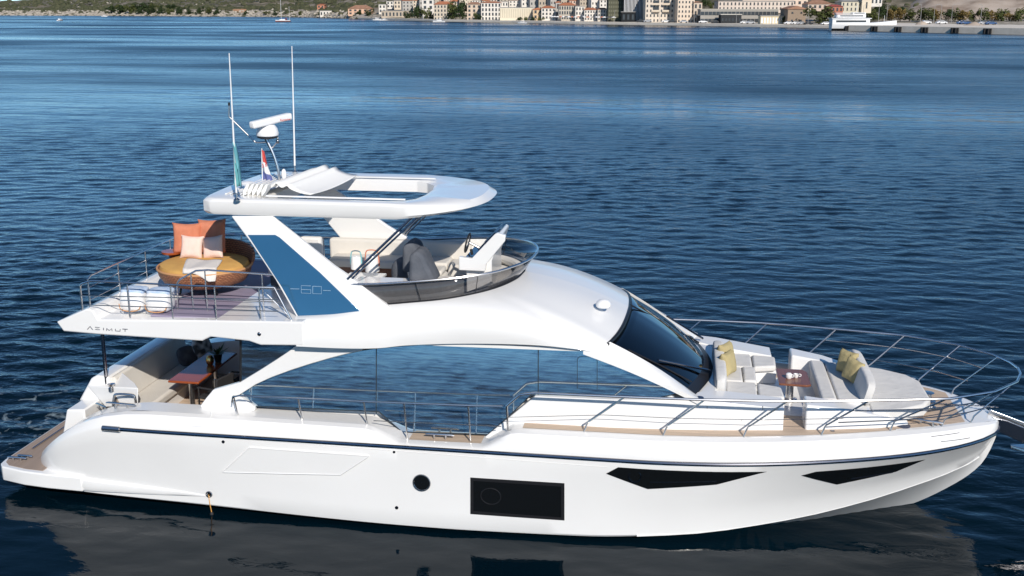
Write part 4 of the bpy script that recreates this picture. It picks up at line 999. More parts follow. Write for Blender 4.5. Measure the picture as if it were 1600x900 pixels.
pillow('pillow', 'terracotta pillow standing at the back left of the round daybed', (3.24, .0, bz + .02), .58, .62, .22, 'terra', R(8), R(-12))
pillow('pillow', 'terracotta pillow standing at the back right of the round daybed', (3.70, .08, bz + .05), .60, .66, .22, 'terra', R(-6), R(-14), R(-4))
pillow('pillow', 'small blush pillow leaning on the left terracotta pillow', (3.40, -.20, bz), .44, .44, .15, 'blush', R(6), R(-16), R(3))
pillow('pillow', 'small blush pillow leaning on the right terracotta pillow, half in shadow', (3.82, -.14, bz), .44, .44, .15, 'blush', R(-10), R(-18), R(-10))
# throw blanket draped over the near half
rows = []
for i in range(17):
    v = i / 16; d = 1.0 * v; r = []
    for j in range(15):
        u = j / 14; x = -.35 + .75 * u + .30 * v - .10 * v * u; y = -.05 - d * .84
        rr_ = math.hypot(x, y); z = .595 if rr_ < .84 else .595 - (rr_ - .84) * 1.2
        if rr_ > .90: z = max(z - .0, .40)
        r.append((x, y, z + .012 * math.sin(u * 9 + v * 4)))
    rows.append(r)
tw = thing('throw_blanket', 'cream knitted throw spread across the ochre mattress of the daybed', 'blanket', tuple(bd.location)); tw.scale = (.93, .93, 1); o = obj('cloth', MB().grid(rows), 'throw', tw, smooth=80)
sol = o.modifiers.new('s', 'SOLIDIFY'); sol.thickness = .02; sol.offset = 1
# white and blue beach bags by the rail
for px, lb in ((213, 'white and blue towel bag with tan handle, nearer the stern rail'), (253, 'white and blue towel bag beside the stair guard rail')):
    p = PY(px, 495, -1.85); t = thing('beach_bag', lb, 'bag', (p.x, -1.85, FZ), 0, 'towel bags on the aft flybridge deck')
    obj('body', MB().ell((0, 0, .20), (.44, .40, .38), 4), 'white', t); obj('towel', MB().ell((0, .03, .36), (.44, .38, .10), 3.5), 'bluew', t)
    obj('handle', MB().tube(curve([(-.2, -.19, .16), (-.16, -.215, .07), (0, -.22, .04), (.16, -.215, .07), (.2, -.19, .14)], 16), .010, 6), 'tan', t)
# grey seats near the arch
t = thing('lounge_seat', 'grey upholstered lounge seat in shade behind the daybed, beside the arch', 'seat', (5.25, .4, FZ))
obj('seat', MB().box((0, 0, .36), (.85, .8, .2)), 'cush', t, bevel=.05); obj('backrest', MB().box((0, .34, .62), (.85, .16, .5)), 'cush', t, bevel=.05); obj('base', MB().box((0, 0, .15), (.8, .7, .24)), 'dgrey', t, bevel=.02)
# port side sofa along the far bulwark
obj('fly_sofa_back', MB().box((7.0, 1.62, 4.02), (2.9, .2, .42)), 'cushw', yacht, bevel=.05)
obj('fly_sofa_seat', MB().box((6.9, 1.25, 3.86), (2.4, .6, .16)), 'cushw', yacht, bevel=.04)
obj('fly_sofa_base', MB().box((6.9, 1.25, 3.68), (2.3, .5, .2)), 'dmahog', yacht)
obj('wet_bar', MB().box((7.45, -1.25, 3.83), (1.25, .85, .50)), 'gel', yacht, bevel=.05)
obj('bar_top', MB().box((6.85, -.6, 3.95), (.7, .9, .05)), 'gel', yacht, bevel=.015)
cyl = lambda r, h: [(r * .96, 0), (r, .02), (r, h - .02), (r * .85, h)]
def lantern(px, py, h, r, handle, lb):
    p = PZ(px, py, 4.083); t = thing('lantern', lb, 'lantern', (p.x, p.y, 4.083), 0)
    obj('shade', MB().lathe((0, 0, 0), [(r * 1.0, 0), (r * 1.05, .02), (r * .92, h - .03), (r * .80, h)], 20), 'ceram', t)
    obj('handle', MB().tube(curve([(-r * 1.05, 0, h * .35), (-r * .95, 0, h + .02), (-r * .6, 0, h + .09), (r * .6, 0, h + .09), (r * .95, 0, h + .02), (r * 1.05, 0, h * .35)], 24), .010, 6), handle, t)
lantern(582, 424, .30, .125, 'coral', 'larger white lantern with coral handle on the flybridge bar')
lantern(557, 420, .24, .10, 'teal', 'smaller white lantern with pale teal rim on the flybridge bar')
# helm seats, draped
def hseat(x, y, label, big=True, lean_=.0):
    t = thing('helm_seat', label, 'helm seat', (x, y, 3.60), 0)
    obj('pedestal', MB().lathe((0, 0, 0), [(.16, 0), (.14, .04), (.07, .08), (.07, .30)], 14), 'dsteel', t)
    obj('shell', MB().pxz([(-.30, .28), (.30, .26), (.36, .36), (.30, .44), (-.08, .46), (-.22, .75), (-.36, .72)], -.26, .26), 'cushw', t, bevel=.05)
    h = 1.02 if big else .8
    obj('cover', MB().prism([(-.42, .50), (-.20, .46), (-.02, .40), (.06, .52), (-.04, .72), (-.16, .98 * h), (-.28, 1.04 * h), (-.40, .95 * h)], lambda p: (p[0], -.27, p[1]), lambda p: (p[0], .27, p[1])), 'slate', t, bevel=.08)
    obj('seat_cushion', MB().box((.10, 0, .47), (.42, .44, .10), 0, R(-4)), 'cushw', t, bevel=.04)
    return t
hseat(8.3, -.95, 'helm seat with slate cover over its tall backrest, nearest the fly windscreen')
hseat(8.0, -.25, 'helm seat with slate cover, half hidden behind the nearer one')
t = thing('draped_seat', 'low seat under a slate cover between the helm seats and the sofa', 'seat', (7.6, .25, 3.6)); obj('cover', MB().ell((0, 0, .30), (.8, .6, .62), 3), 'slate', t)
# helm console
hcp = [PY(*q, -.80) for q in ((717, 401), (737, 404), (773, 366), (777, 364), (790, 368), (789, 377), (760, 412), (758, 424), (717, 422))]
hcp = [(p.x, p.z) for p in hcp]
hc = obj('helm_console', MB().pxz(hcp, -.82, -.70), 'gel', yacht, bevel=.018)
hx, hz = hcp[1]; tx, tz = hcp[3]
obj('console_body', MB().pxz([(hx - .12, 3.6), (hx - .12, hz - .05), (hx, hz - .04), (tx - .02, tz - .06), (tx + .03, tz - .10), (hx + .34, hz - .05), (hx + .34, 3.6)], -.70, .35), 'gel', hc, bevel=.02)
dx, dz = tx - hx, tz - hz; L_ = math.hypot(dx, dz)
obj('screen', MB().box((hx + dx * .58 - .03, -.18, hz + dz * .58 - .0), (L_ * .68, .86, .03), 0, -math.atan2(dz, dx)), 'screen', hc, bevel=.006)
obj('instrument_panel', MB().box((hx - .06, -.18, hz - .035), (.20, .95, .03), 0, R(-3)), 'screen', hc, bevel=.006)
obj('throttle', MB().tube([(hx - .05, -.5, hz), (hx - .07, -.5, hz + .1)], .025, 8), 'black', hc)
WX = hx - .12; WZ = hz + .14
wh = obj('steering_wheel', MB().tube([(WX - .08 + .04 * math.sin(a), -.15 + .17 * math.cos(a), WZ + .17 * math.sin(a)) for a in [2 * math.pi * k / 24 for k in range(24)]], .016, 8, closed=True), 'black', hc)
mb = MB()
for k in range(3):
    a = R(90 + 120 * k); mb.tube([(WX - .04, -.15, WZ), (WX - .08 + .04 * math.sin(a), -.15 + .17 * math.cos(a), WZ + .17 * math.sin(a))], .012, 6)
mb.tube([(WX - .04, -.15, WZ), (WX + .16, -.15, WZ - .1)], .025, 8); obj('spokes', mb, 'chrome', wh)
# lounge at the front of the helm area
obj('fly_front_pad', MB().pxy([(9.2, -.95), (9.42, -.7), (9.52, -.2), (9.52, .4), (9.35, .95), (8.8, 1.45), (8.1, 1.5), (8.1, .95), (8.7, .9), (9.15, .4)], 3.6, 3.92), 'cushw', yacht, bevel=.05)
obj('fly_front_backrest', MB().tube(curve([(9.3, -1.1, 3.98), (9.56, -.6, 4.02), (9.62, 0, 4.02), (9.55, .6, 4.02), (9.2, 1.15, 4.0), (8.7, 1.45, 3.98)], 30), .085, 10), 'cushw', yacht)

# ------------- bow lounge
def pad(name, poly, z0, z1, m='cush', bev=.04): return obj(name, MB().pxy(poly, z0, z1), m, yacht, bevel=bev)
obj('sofa_back', MB().ell((13.32, 0, 2.42), (.22, 2.34, .42), 5), 'cush', yacht)
obj('lounge_base', MB().pxy([(13.25, -1.25), (14.4, -1.15), (14.4, -.62), (13.95, -.55), (13.95, .55), (14.4, .62), (14.4, 1.15), (13.25, 1.25)], 1.93, 2.20), 'gel', yacht, bevel=.03)
pad('seat_pad', [(13.42, -1.3), (13.95, -1.27), (13.95, -.42), (13.42, -.42)], 2.19, 2.31)
pad('seat_pad', [(13.42, -.40), (13.74, -.40), (13.74, .40), (13.42, .40)], 2.19, 2.31)
pad('seat_pad', [(13.42, .42), (13.95, .42), (13.95, 1.27), (13.42, 1.3)], 2.19, 2.31)
pad('seat_pad', [(13.75, -.40), (13.98, -.40), (13.98, .40), (13.75, .40)], 2.20, 2.33)
pad('seat_pad', [(13.97, -1.18), (14.40, -1.12), (14.38, -.60), (13.97, -.44)], 2.19, 2.31)
pad('seat_pad', [(13.97, .44), (14.38, .56), (14.40, 1.12), (13.97, 1.18)], 2.19, 2.31)
def bolster(loc, lb, rz, roll=0): return pillow('scatter_cushion', lb, loc, .42, .44, .20, 'yellow', rz, R(-14), roll, 'cushion')
bolster((13.50, .42, 2.31), 'straw yellow cushion on the bow sofa nearest the windscreen, farther of the pair', R(58))
bolster((13.52, -.10, 2.31), 'straw yellow cushion on the bow sofa nearest the windscreen, nearer of the pair', R(62))
bt = thing('bow_table', 'small dark varnished table with rounded corners in the bow lounge', 'table', (14.62, -.08, 1.936))
obj('table_top', MB().pxy([(-.27, -.42), (.2, -.45), (.28, -.40), (.28, .30), (.2, .42), (-.27, .42)], .36, .40), 'dmahog', bt, bevel=.012)
obj('pedestal', MB().lathe((-.05, -.1, 0), [(.14, 0), (.14, .015), (.07, .03), (.065, .34), (.1, .36)], 18), 'chrome', bt)
for i, (dx, dy, lb) in enumerate(((-.08, -.12, 'white ceramic pot on the bow lounge table'), (.05, -.06, 'white cup to the right of the pot on the bow lounge table'))):
    t = thing('teapot' if i == 0 else 'cup', lb, 'tableware', (14.62 + dx, -.08 + dy, 2.336))
    obj('body', MB().lathe((0, 0, 0), [(.04, 0), (.058, .03), (.055, .08), (.035, .10), (.01, .105)] if i == 0 else [(.03, 0), (.042, .03), (.045, .07), (.038, .07), (.03, .01)], 18), 'ceram', t)
    obj('handle', MB().tube(curve([(.05, 0, .07), (.085, 0, .06), (.08, 0, .03), (.05, 0, .025)], 10), .008, 6), 'ceram', t)
# forward-facing lounge: backrest, seat, sunpad
obj('bow_seat_base', MB().pxy([(15.05, -1.08), (15.85, -1.0), (15.85, 1.0), (15.05, 1.08)], 1.93, 2.17), 'cush', yacht, bevel=.03)
pad('bow_seat_pad', [(15.02, -1.08), (15.28, -1.06), (15.28, 1.06), (15.02, 1.08)], 2.16, 2.30, bev=.05)
pad('bow_seat_pad', [(15.30, -1.06), (15.70, -1.03), (15.70, 1.03), (15.30, 1.06)], 2.16, 2.28, bev=.04)
mt = rots(0, R(14)); obj('bow_backrest', MB().ell((15.78, -.05, 2.40), (.20, 2.1, .46), 5, m=mt), 'cush', yacht)
pad('sunpad', [(15.82, -1.26), (16.35, -1.08), (16.75, -.80), (16.92, -.45), (16.92, .45), (16.75, .80), (16.35, 1.08), (15.82, 1.26)], 1.96, 2.19, bev=.045)
bolster((15.58, .38, 2.28), 'straw yellow cushion on the forward bow seat, farther of the pair', R(-52))
bolster((15.60, -.05, 2.28), 'straw yellow cushion on the forward bow seat, nearer of the pair', R(-58), R(8))
# deck hardware
for s in (-1, 1):
    cleat((16.75, s * (section(16.75)[-1][0] - .13), spl(ZE, 16.75)), .5, R(-16 * -s), yacht, .08)
    obj('hawse_cap', MB().lathe((16.35, s * (section(16.35)[-1][0] - .2), spl(ZE, 16.3) + .002), [(.12, 0), (.12, .012), (.001, .02)], 18), 'navy', yacht)
obj('deck_filler', MB().lathe((15.15, -1.62, 1.938), [(.035, 0), (.035, .008), (.001, .01)], 12), 'dsteel', yacht)
mb = MB(); mb.lathe((17.0, .12, 1.9), [(.12, 0), (.12, .05), (.07, .08), (.07, .16), (.11, .19), (.001, .2)], 18).lathe((17.0, -.18, 1.9), [(.09, 0), (.09, .04), (.05, .07), (.08, .14), (.001, .15)], 14)
obj('windlass', mb, 'chrome', yacht)
mb = MB()
for i in range(24): 
    x = 17.1 + i * .045; mb.tube([(x, 0, 1.93), (x + .035, .012 * (-1) ** i, 1.935)], .014, 5)
obj('anchor_chain', mb, 'chrome', yacht)
rp_ = [(17.75, 1.84), (18.30, 1.74), (18.75, 1.56), (19.1, 1.36), (19.0, 1.22), (18.6, 1.34), (18.2, 1.52), (17.75, 1.70)]
br = obj('bow_roller', MB().pxz(rp_, -.16, -.11), 'dsteel', yacht, bevel=.006)
obj('roller_cheek', MB().pxz(rp_, .11, .16), 'dsteel', br, bevel=.006)
obj('roller_bed', MB().box((18.35, 0, 1.62), (1.2, .24, .03), 0, R(17)), 'chrome', br)
obj('roller', MB().tube([(18.72, -.11, 1.56), (18.72, .11, 1.56)], .06, 14), 'black', br)
an = obj('anchor', MB().box((18.55, 0, 1.66), (1.1, .05, .09), 0, R(19)), 'chrome', yacht, bevel=.01)
obj('fluke', MB().prism([(-.10, 0), (.22, .20), (.52, .03), (.52, -.03), (.22, -.20)], lambda p: (18.98 - p[0], p[1], 1.12 + p[0] * .10), lambda p: (18.98 - p[0], p[1] * .9, 1.18 + p[0] * .10)), 'chrome', an, bevel=.01)
obj('crown', MB().tube([(18.98, -.14, 1.30), (18.98, .14, 1.30)], .05, 10), 'chrome', an)

# rope from mooring eye into the water
x, z = onhull(327, 772)
rp = thing('fender_line', 'orange rope hanging from the hull eye down to the water near the stern', 'rope', (x, -hullY(x, z) - .03, 0))
obj('rope', MB().tube(curve([(0, 0, z), (.02, -.02, z * .6), (.04, -.01, .02)], 12), .008, 5), mat('orange_rope', (.65, .33, .08), .8), rp)
obj('weight', MB().ell((.04, -.01, .0), (.07, .07, .09)), 'rubber', rp)

# ================================================================== THE FAR SHORE
def mixmat(name, cols, scale, rough=.9, zrock=None, detail=8):
    m = bpy.data.materials.new(name); m.use_nodes = True; nt = m.node_tree; b = nt.nodes['Principled BSDF']; b.inputs['Roughness'].default_value = rough
    b.inputs['Specular IOR Level'].default_value = .15
    tc = nt.nodes.new('ShaderNodeTexCoord'); n = nt.nodes.new('ShaderNodeTexNoise'); n.inputs['Scale'].default_value = scale; n.inputs['Detail'].default_value = detail; n.inputs['Roughness'].default_value = .65
    r = nt.nodes.new('ShaderNodeValToRGB'); r.color_ramp.elements[0].position = .34; r.color_ramp.elements[1].position = .66
    r.color_ramp.elements[0].color = (*cols[0], 1); r.color_ramp.elements[1].color = (*cols[-1], 1)
    for i, c in enumerate(cols[1:-1]):
        e = r.color_ramp.elements.new(.34 + .32 * (i + 1) / (len(cols) - 1)); e.color = (*c, 1)
    nt.links.new(tc.outputs['Object'], n.inputs['Vector']); nt.links.new(n.outputs[0], r.inputs[0])
    out = r.outputs[0]
    if zrock:
        sp = nt.nodes.new('ShaderNodeSeparateXYZ'); nt.links.new(tc.outputs['Object'], sp.inputs[0])
        mr = nt.nodes.new('ShaderNodeMapRange'); mr.inputs[1].default_value = zrock[0]; mr.inputs[2].default_value = zrock[1]; mr.inputs[3].default_value = 1; mr.inputs[4].default_value = 0
        nt.links.new(sp.outputs[2], mr.inputs[0])
        n2 = nt.nodes.new('ShaderNodeTexNoise'); n2.inputs['Scale'].default_value = scale * 4; n2.inputs['Detail'].default_value = 6; nt.links.new(tc.outputs['Object'], n2.inputs['Vector'])
        r2 = nt.nodes.new('ShaderNodeValToRGB'); r2.color_ramp.elements[0].position = .42; r2.color_ramp.elements[1].position = .5
        r2.color_ramp.elements[0].color = (.10, .10, .06, 1); r2.color_ramp.elements[1].color = (.42, .37, .31, 1); nt.links.new(n2.outputs[0], r2.inputs[0])
        mx = nt.nodes.new('ShaderNodeMixRGB'); nt.links.new(mr.outputs[0], mx.inputs[0]); nt.links.new(out, mx.inputs[1]); nt.links.new(r2.outputs[0], mx.inputs[2]); out = mx.outputs[0]
    nt.links.new(out, b.inputs['Base Color']); return m
M['hill'] = mixmat('scrub_hillside', [(.06, .062, .04), (.11, .10, .065), (.20, .17, .12), (.36, .31, .26)], .06, zrock=(4.5, 6.5))
M['town'] = mixmat('town_ground', [(.12, .11, .08), (.26, .23, .19)], .08)
M['quay'] = mixmat('quay_stone', [(.58, .53, .46), (.70, .64, .56)], .4)
M['quarry'] = mixmat('bare_cut_slope', [(.22, .16, .12), (.42, .34, .27), (.50, .42, .35)], .05)
M['scrub'] = mixmat('scrub_leaves', [(.038, .044, .024), (.065, .07, .038), (.10, .095, .055)], .25)
for nm, c in (('leafA', [(.018, .032, .012), (.04, .06, .02)]), ('leafB', [(.045, .06, .018), (.10, .11, .035)]), ('leafC', [(.12, .09, .03), (.22, .15, .05)])):
    M[nm] = mixmat('foliage_' + {'leafA': 'dark', 'leafB': 'mid', 'leafC': 'autumn'}[nm], c, .6, .7)
M['bark'] = mat('bark', (.08, .06, .045), .9)
M['tile'] = mixmat('terracotta_tiles', [(.36, .13, .07), (.46, .19, .10)], .4)
M['tileold'] = mixmat('weathered_tiles', [(.26, .14, .09), (.38, .22, .15)], .4)
M['winda'] = mat('distant_window', (.05, .055, .06), .2)
M['conc'] = mat('concrete_grey', (.30, .29, .28), .8)
WALL = {}
def wall(c):
    if c not in WALL: k_ = 1.18 if min(c) > .2 else 1; WALL[c] = mixmat('render_wall', [tuple(min(.85, v * .92 * k_) for v in c), tuple(min(.85, v * k_) for v in c)], .3)
    return WALL[c]
SH = [(-500, 21.5), (0, 24), (160, 24.5), (400, 26), (480, 27), (600, 31), (690, 33.5), (800, 35.3), (900, 37.2), (1060, 39.6), (1280, 43.5), (1310, 44), (1900, 52), (2300, 58)]
def shore(u): return PZ(u, lerp(SH, u), 0)
def outdir(u): r = ray(u, 30); return Vector((r.x, r.y, 0)).normalized()
def prof(u):
    left = [(0, -.6), (1, .5), (8, 2.6), (25, 5.2), (70, 7.0), (200, 11), (500, 19), (1100, 34), (2200, 60), (3000, 80)]
    town = [(0, -.6), (1, .8), (20, .95), (45, 1.3), (90, 4.5), (160, 12), (300, 30), (700, 60), (2000, 90), (3000, 100)]
    right = [(0, -.6), (1, .8), (60, 1.6), (95, 2.2), (120, 3.5), (180, 10.5), (300, 24), (700, 50), (2000, 90), (3000, 100)]
    k = lerp([(520, 0), (640, 1)], u); k2 = lerp([(1150, 0), (1330, 1)], u)
    cap = lerp([(-200, .30), (0, .33), (60, .45), (160, .9), (300, 1)], u)
    return left, town, right, k, k2, cap
TS = [0, 1, 4, 8, 15, 25, 45, 70, 95, 120, 150, 180, 230, 300, 400, 520, 700, 900, 1100, 1500, 2200, 3000]
def hz(u, t):
    l, tn, r, k, k2, cap = prof(u)
    z = lerp(l, t) * (cap if t > 100 else 1 - (1 - cap) * t / 100 * 1.0) * (1 - k) + (lerp(tn, t) * (1 - k2) + lerp(r, t) * k2) * k
    p = shore(u) + outdir(u) * t
    nse = noise.fractal(Vector((p.x * .012, p.y * .012, 0)), 1, 2, 4)
    amp = min(1, t / 60) * (min(6, 1 + t * .012)) * (1 - k * .6)
    if t > 2: z += nse * amp + (1 - k) * noise.noise(Vector((p.x * .06, p.y * .06, 3))) * min(1.6, t * .06)
    return Vector((p.x, p.y, z))
us = [-500 + 10 * i for i in range(281)]
obj('hills', MB().grid([[hz(u, t) for t in TS] for u in us]), 'hill', smooth=60)
bpy.data.objects['hills']['kind'] = 'structure'
# scrub on the hills
rnd = random.Random(3); mb = MB()
OCT = [Vector(v) for v in ((1, 0, 0), (.3, .95, 0), (-.8, .6, 0), (-.8, -.6, 0), (.3, -.95, 0), (0, 0, 1.0), (.7, .4, .6), (-.5, .5, .7), (-.2, -.7, .65))]
for i in range(5200):
    u = rnd.uniform(-80, 720) if i % 4 else rnd.uniform(720, 1700); t = rnd.choice((rnd.uniform(8, 90), rnd.uniform(60, 500), rnd.uniform(300, 1500)))
    if u > 560: t = rnd.uniform(110, 600)
    if t < 40 and rnd.random() < .5: continue
    p = hz(u, t); r = rnd.uniform(1.2, 3.4) * (1 + t / 900); a = rnd.uniform(0, 6.28); hgt = rnd.uniform(.5, 1.0)
    vs = [p + Vector((v.x * math.cos(a) - v.y * math.sin(a), v.x * math.sin(a) + v.y * math.cos(a), v.z * hgt)) * r * rnd.uniform(.75, 1.2) for v in OCT]
    mb.add(vs, [(0, 1, 6), (1, 2, 7), (6, 1, 7), (6, 7, 5), (2, 3, 7), (3, 8, 7), (7, 8, 5), (3, 4, 8), (4, 0, 8), (0, 6, 8), (6, 5, 8)])
o = obj('scrub', mb, 'scrub', smooth=0, merge=False); o['kind'] = 'stuff'
# rocks of the pale bank
mb = MB()
for i in range(900):
    u = rnd.uniform(-60, 560); t = rnd.uniform(.5, 22) if rnd.random() < .8 else rnd.uniform(20, 400)
    p = hz(u, t); r = rnd.uniform(.6, 1.9); a = rnd.uniform(0, 6.28)
    vs = [p + Vector((v.x * math.cos(a) - v.y * math.sin(a), v.x * math.sin(a) + v.y * math.cos(a), v.z * .7)) * r * rnd.uniform(.6, 1.2) for v in OCT]
    mb.add(vs, [(0, 1, 6), (1, 2, 7), (6, 1, 7), (6, 7, 5), (2, 3, 7), (3, 8, 7), (7, 8, 5), (3, 4, 8), (4, 0, 8), (0, 6, 8), (6, 5, 8)])
o = obj('shore_rocks', mb, mat('pale_rock', (.40, .36, .30), .9), smooth=0, merge=False); o['kind'] = 'stuff'
# promenade quay along the town
QU = [560 + 15 * i for i in range(50)]
rows = []
for u in QU:
    p = shore(u); d = outdir(u)
    rows.append([p - d * 1.5 + Vector((0, 0, -1)), p - d * 1.5 + Vector((0, 0, 1.0)), p + d * 22 + Vector((0, 0, 1.15)), p + d * 24 + Vector((0, 0, .2))])
o = obj('promenade_quay', MB().grid(rows, cap=True), 'quay', smooth=0); o['kind'] = 'structure'
# cargo pier on the right
pf = [PZ(1303, 47.5, 0), PZ(1760, 58, 0)]; dd = outdir(1400)
rows = []
for i in range(13):
    p = pf[0].lerp(pf[1], i / 12); rows.append([p + Vector((0, 0, -1)), p + Vector((0, 0, 2.0)), p + dd * 70 + Vector((0, 0, 2.1)), p + dd * 72 + Vector((0, 0, -1))])
o = obj('pier', MB().grid(rows, cap=True), 'quay', smooth=0); o['kind'] = 'structure'
pier_at = lambda u, k=0: pf[0].lerp(pf[1], (u - 1303) / 457) + dd * k + Vector((0, 0, 2.05))
px_dir = (pf[1] - pf[0]).normalized(); prz = math.atan2(px_dir.y, px_dir.x)
fm = None
for i, (u, lb) in enumerate(((1326, 'black rubber fender on the pier face beneath the moored white ship'), (1381, 'black rubber fender on the pier face, second from the ship'), (1424, 'black rubber fender on the pier face, third from the ship'), (1470, 'black rubber fender on the pier face, fourth from the ship'), (1520, 'black rubber fender on the pier face, fifth from the ship'), (1571, 'black rubber fender on the pier face, rightmost in view'))):
    p = pier_at(u) - Vector((0, 0, 2.05))
    if fm is None:
        fm = tag(obj('pier_fender', MB().box((0, -.35, .9), (2.8, .6, 1.7)).tube([(-.7, -.8, .1), (-.7, -.8, 1.75)], .32, 10).tube([(.7, -.8, .1), (.7, -.8, 1.75)], .32, 10), 'rubber'), lb, 'fender', 'rubber fenders along the pier'); f = fm
    else: f = fm.copy(); COL.objects.link(f); f['label'] = lb
    f.location = p; f.rotation_euler = (0, 0, prz)
# bare cut slope behind the pier
rows = []
for i in range(46):
    u = 1385 + 8 * i; r = []
    for k in range(9):
        t = 108 + k * 9; q = shore(u) + outdir(u) * t; e = min(1, i / 8) 
        z = 2.6 + (k / 8) ** .8 * (14 * e) + 1.2 * noise.noise(Vector((q.x * .08, q.y * .08, 0))) + .8 * noise.noise(Vector((q.x * .3, q.y * .3, 2)))
        r.append(Vector((q.x, q.y, z)))
    r.append(r[-1] + outdir(u) * 30 + Vector((0, 0, -14))); rows.append(r)
o = obj('cut_slope', MB().grid(rows), 'quarry', smooth=30); o['kind'] = 'structure'

# ---- trees
def crownmesh(seed, leafm):
    rn = random.Random(seed); mb = MB(); lobes = []
    for i in range(11):
        a = rn.uniform(0, 6.28); r = rn.uniform(.05, .30); lobes.append((Vector((r * math.cos(a), r * math.sin(a), rn.uniform(.36, .84))), rn.uniform(.10, .20)))
    for c, r in lobes:
        for k in range(60):
            d = Vector((rn.gauss(0, 1), rn.gauss(0, 1), rn.gauss(0, 1))).normalized(); p = c + d * r * rn.uniform(.7, 1.08)
            q = Vector((rn.gauss(0, 1), rn.gauss(0, 1), rn.gauss(0, 1))).normalized(); n_ = (d + q * .7).normalized(); s1 = n_.orthogonal().normalized(); s2 = n_.cross(s1); s = rn.uniform(.022, .05)
            mb.add([p + s1 * s, p + s2 * s * .8, p - s1 * s, p - s2 * s * .8], [(0, 1, 2, 3)])
    return mb
protos = []
for i, lm in enumerate(('leafA', 'leafB', 'leafC', 'leafA')):
    t = thing('tree', 'x', 'tree'); obj('crown', crownmesh(10 + i, lm), lm, t, smooth=0, merge=False)
    mb = MB(); mb.tube([(0, 0, -.03), (.01, 0, .25), (0, .01, .5), (.02, 0, .7)], [.028, .022, .015, .006], 7)
    for k in range(4):
        a = k * 1.6 + i; mb.tube([(0, 0, .28 + .07 * k), (.18 * math.cos(a), .18 * math.sin(a), .5 + .07 * k)], [.013, .004], 5)
    obj('trunk', mb, 'bark', t); protos.append(t)
used = set()
def tree(px, y0, y1, D, wpx, kind, label, group=None, z0=None):
    src = protos[kind]
    b = PD(px, y1, D); z0 = b.z if z0 is None else z0
    t = src if kind not in used else copy_tree(src)
    used.add(kind)
    h = (y1 - y0) * D / FPX; w_ = wpx * D / FPX
    t.location = (b.x, b.y, z0 - .26 * h); t.scale = (w_ / .74, w_ / .74, h * 1.24 / .97); t.rotation_euler = (0, 0, rnd.uniform(0, 6.28))
    t['label'] = label
    if group: t['group'] = group
    elif 'group' in t: del t['group']
    return t
Dp = lambda u, ex=0: (shore(u) - CAM).dot(FW) + ex
lefts = [(176, 8, 24, 14, 0), (190, 7, 25, 16, 0), (204, 6, 25, 18, 1), (221, 9, 25, 15, 0), (236, 8, 25, 16, 3), (252, 10, 25, 14, 0), (266, 12, 25, 13, 1), (280, 11, 25, 15, 0), (296, 13, 25.5, 13, 3), (312, 12, 25.5, 14, 0), (326, 11, 25.5, 15, 1), (340, 14, 25.5, 12, 0), (418, 17, 26, 13, 1), (431, 18, 26, 12, 3), (470, 16, 26, 10, 1), (384, 17, 26, 10, 0)]
lefts += [(168 + 6.2 * i + rnd.uniform(-2, 2), rnd.uniform(2.5, 9) + abs(i - 10) * .35, 17 + rnd.uniform(-2, 3), rnd.uniform(13, 19), rnd.choice((0, 0, 1, 3))) for i in range(30)]
for px, y0, y1, w_, k in lefts:
    tree(px, y0, y1, Dp(px, 6 if y1 > 22 else 45), w_, k, 'bushy green shore tree on the low wooded point at the far left bank', 'trees of the wooded point on the left bank')
for px, y0, y1, w_, k, lb in ((612, 23, 31, 11, 0, 'small round dark tree on the waterfront beside the white moored boats'), (637, 16, 32, 15, 3, 'dark tree at the left end of the park clump on the waterfront'), (652, 8, 33, 18, 0, 'tallest dark tree of the park clump beside the pale tall house'), (667, 12, 33, 17, 1, 'green tree at the right end of the park clump, against the pale tall house'), (677, 20, 33, 8, 0, 'slim dark tree in front of the pale tall house'), (706, 1, 34, 26, 1, 'huge spreading tree left half of the waterfront pair in front of the orange roofs'), (722, 0, 34, 24, 0, 'huge spreading tree right half of the waterfront pair in front of the orange roofs'), (751, 21, 34.5, 16, 3, 'low bushy tree in front of the gridded white building'), (743, 18, 33, 8, 1, 'slender palm-like tree before the beige house on the quay'), (562, 15, 27, 11, 0, 'round tree right in front of the villa with the wide roof'), (577, 13, 28, 15, 3, 'broad dark tree at the right side of the wide-roofed villa'), (1280, 9, 38, 44, 1, 'large round green tree beside the stone gable house at the end of the quay'), (1100, -2, 12, 16, 0, 'dark tree above the long terminal roof, left end'), (1112, 2, 14, 14, 1, 'lighter tree above the long terminal roof'), (1225, 24, 37, 10, 0, 'small tree in front of the stone gable house')):
    tree(px, y0, y1, Dp(px, 16 if y1 > 14 else 60), w_, k, lb)
for i in range(20):
    u = 1352 + i * 14 + rnd.uniform(-3, 3); h = rnd.uniform(15, 23); p = shore(u) + outdir(u) * rnd.uniform(86, 100); D = (p - CAM).dot(FW)
    tree(u, 41 - h, 42.5, D, rnd.uniform(17, 25), rnd.choice((0, 1, 1, 2)), 'bushy roadside tree in the row below the bare slope behind the pier', 'trees in the row below the bare slope', z0=2.0)
for i in range(9):
    u = (812, 822, 833, 845, 1338, 1362, 1374, 1395, 1408)[i]
    tree(u, 26 if u < 900 else 4 + (i % 3) * 3, 35 if u < 900 else 22, Dp(u, 14 if u < 900 else 105), 11 if u < 900 else 18, (0, 1, 3, 1)[i % 4], 'small street tree on the promenade in front of the long cream building' if u < 900 else 'hillside tree between the beige house and the bare slope', 'promenade street trees' if u < 900 else 'trees on the slope above the ship')
for k, p in enumerate(protos):
    if k not in used:
        for c in list(p.children): bpy.data.objects.remove(c)
        bpy.data.objects.remove(p)

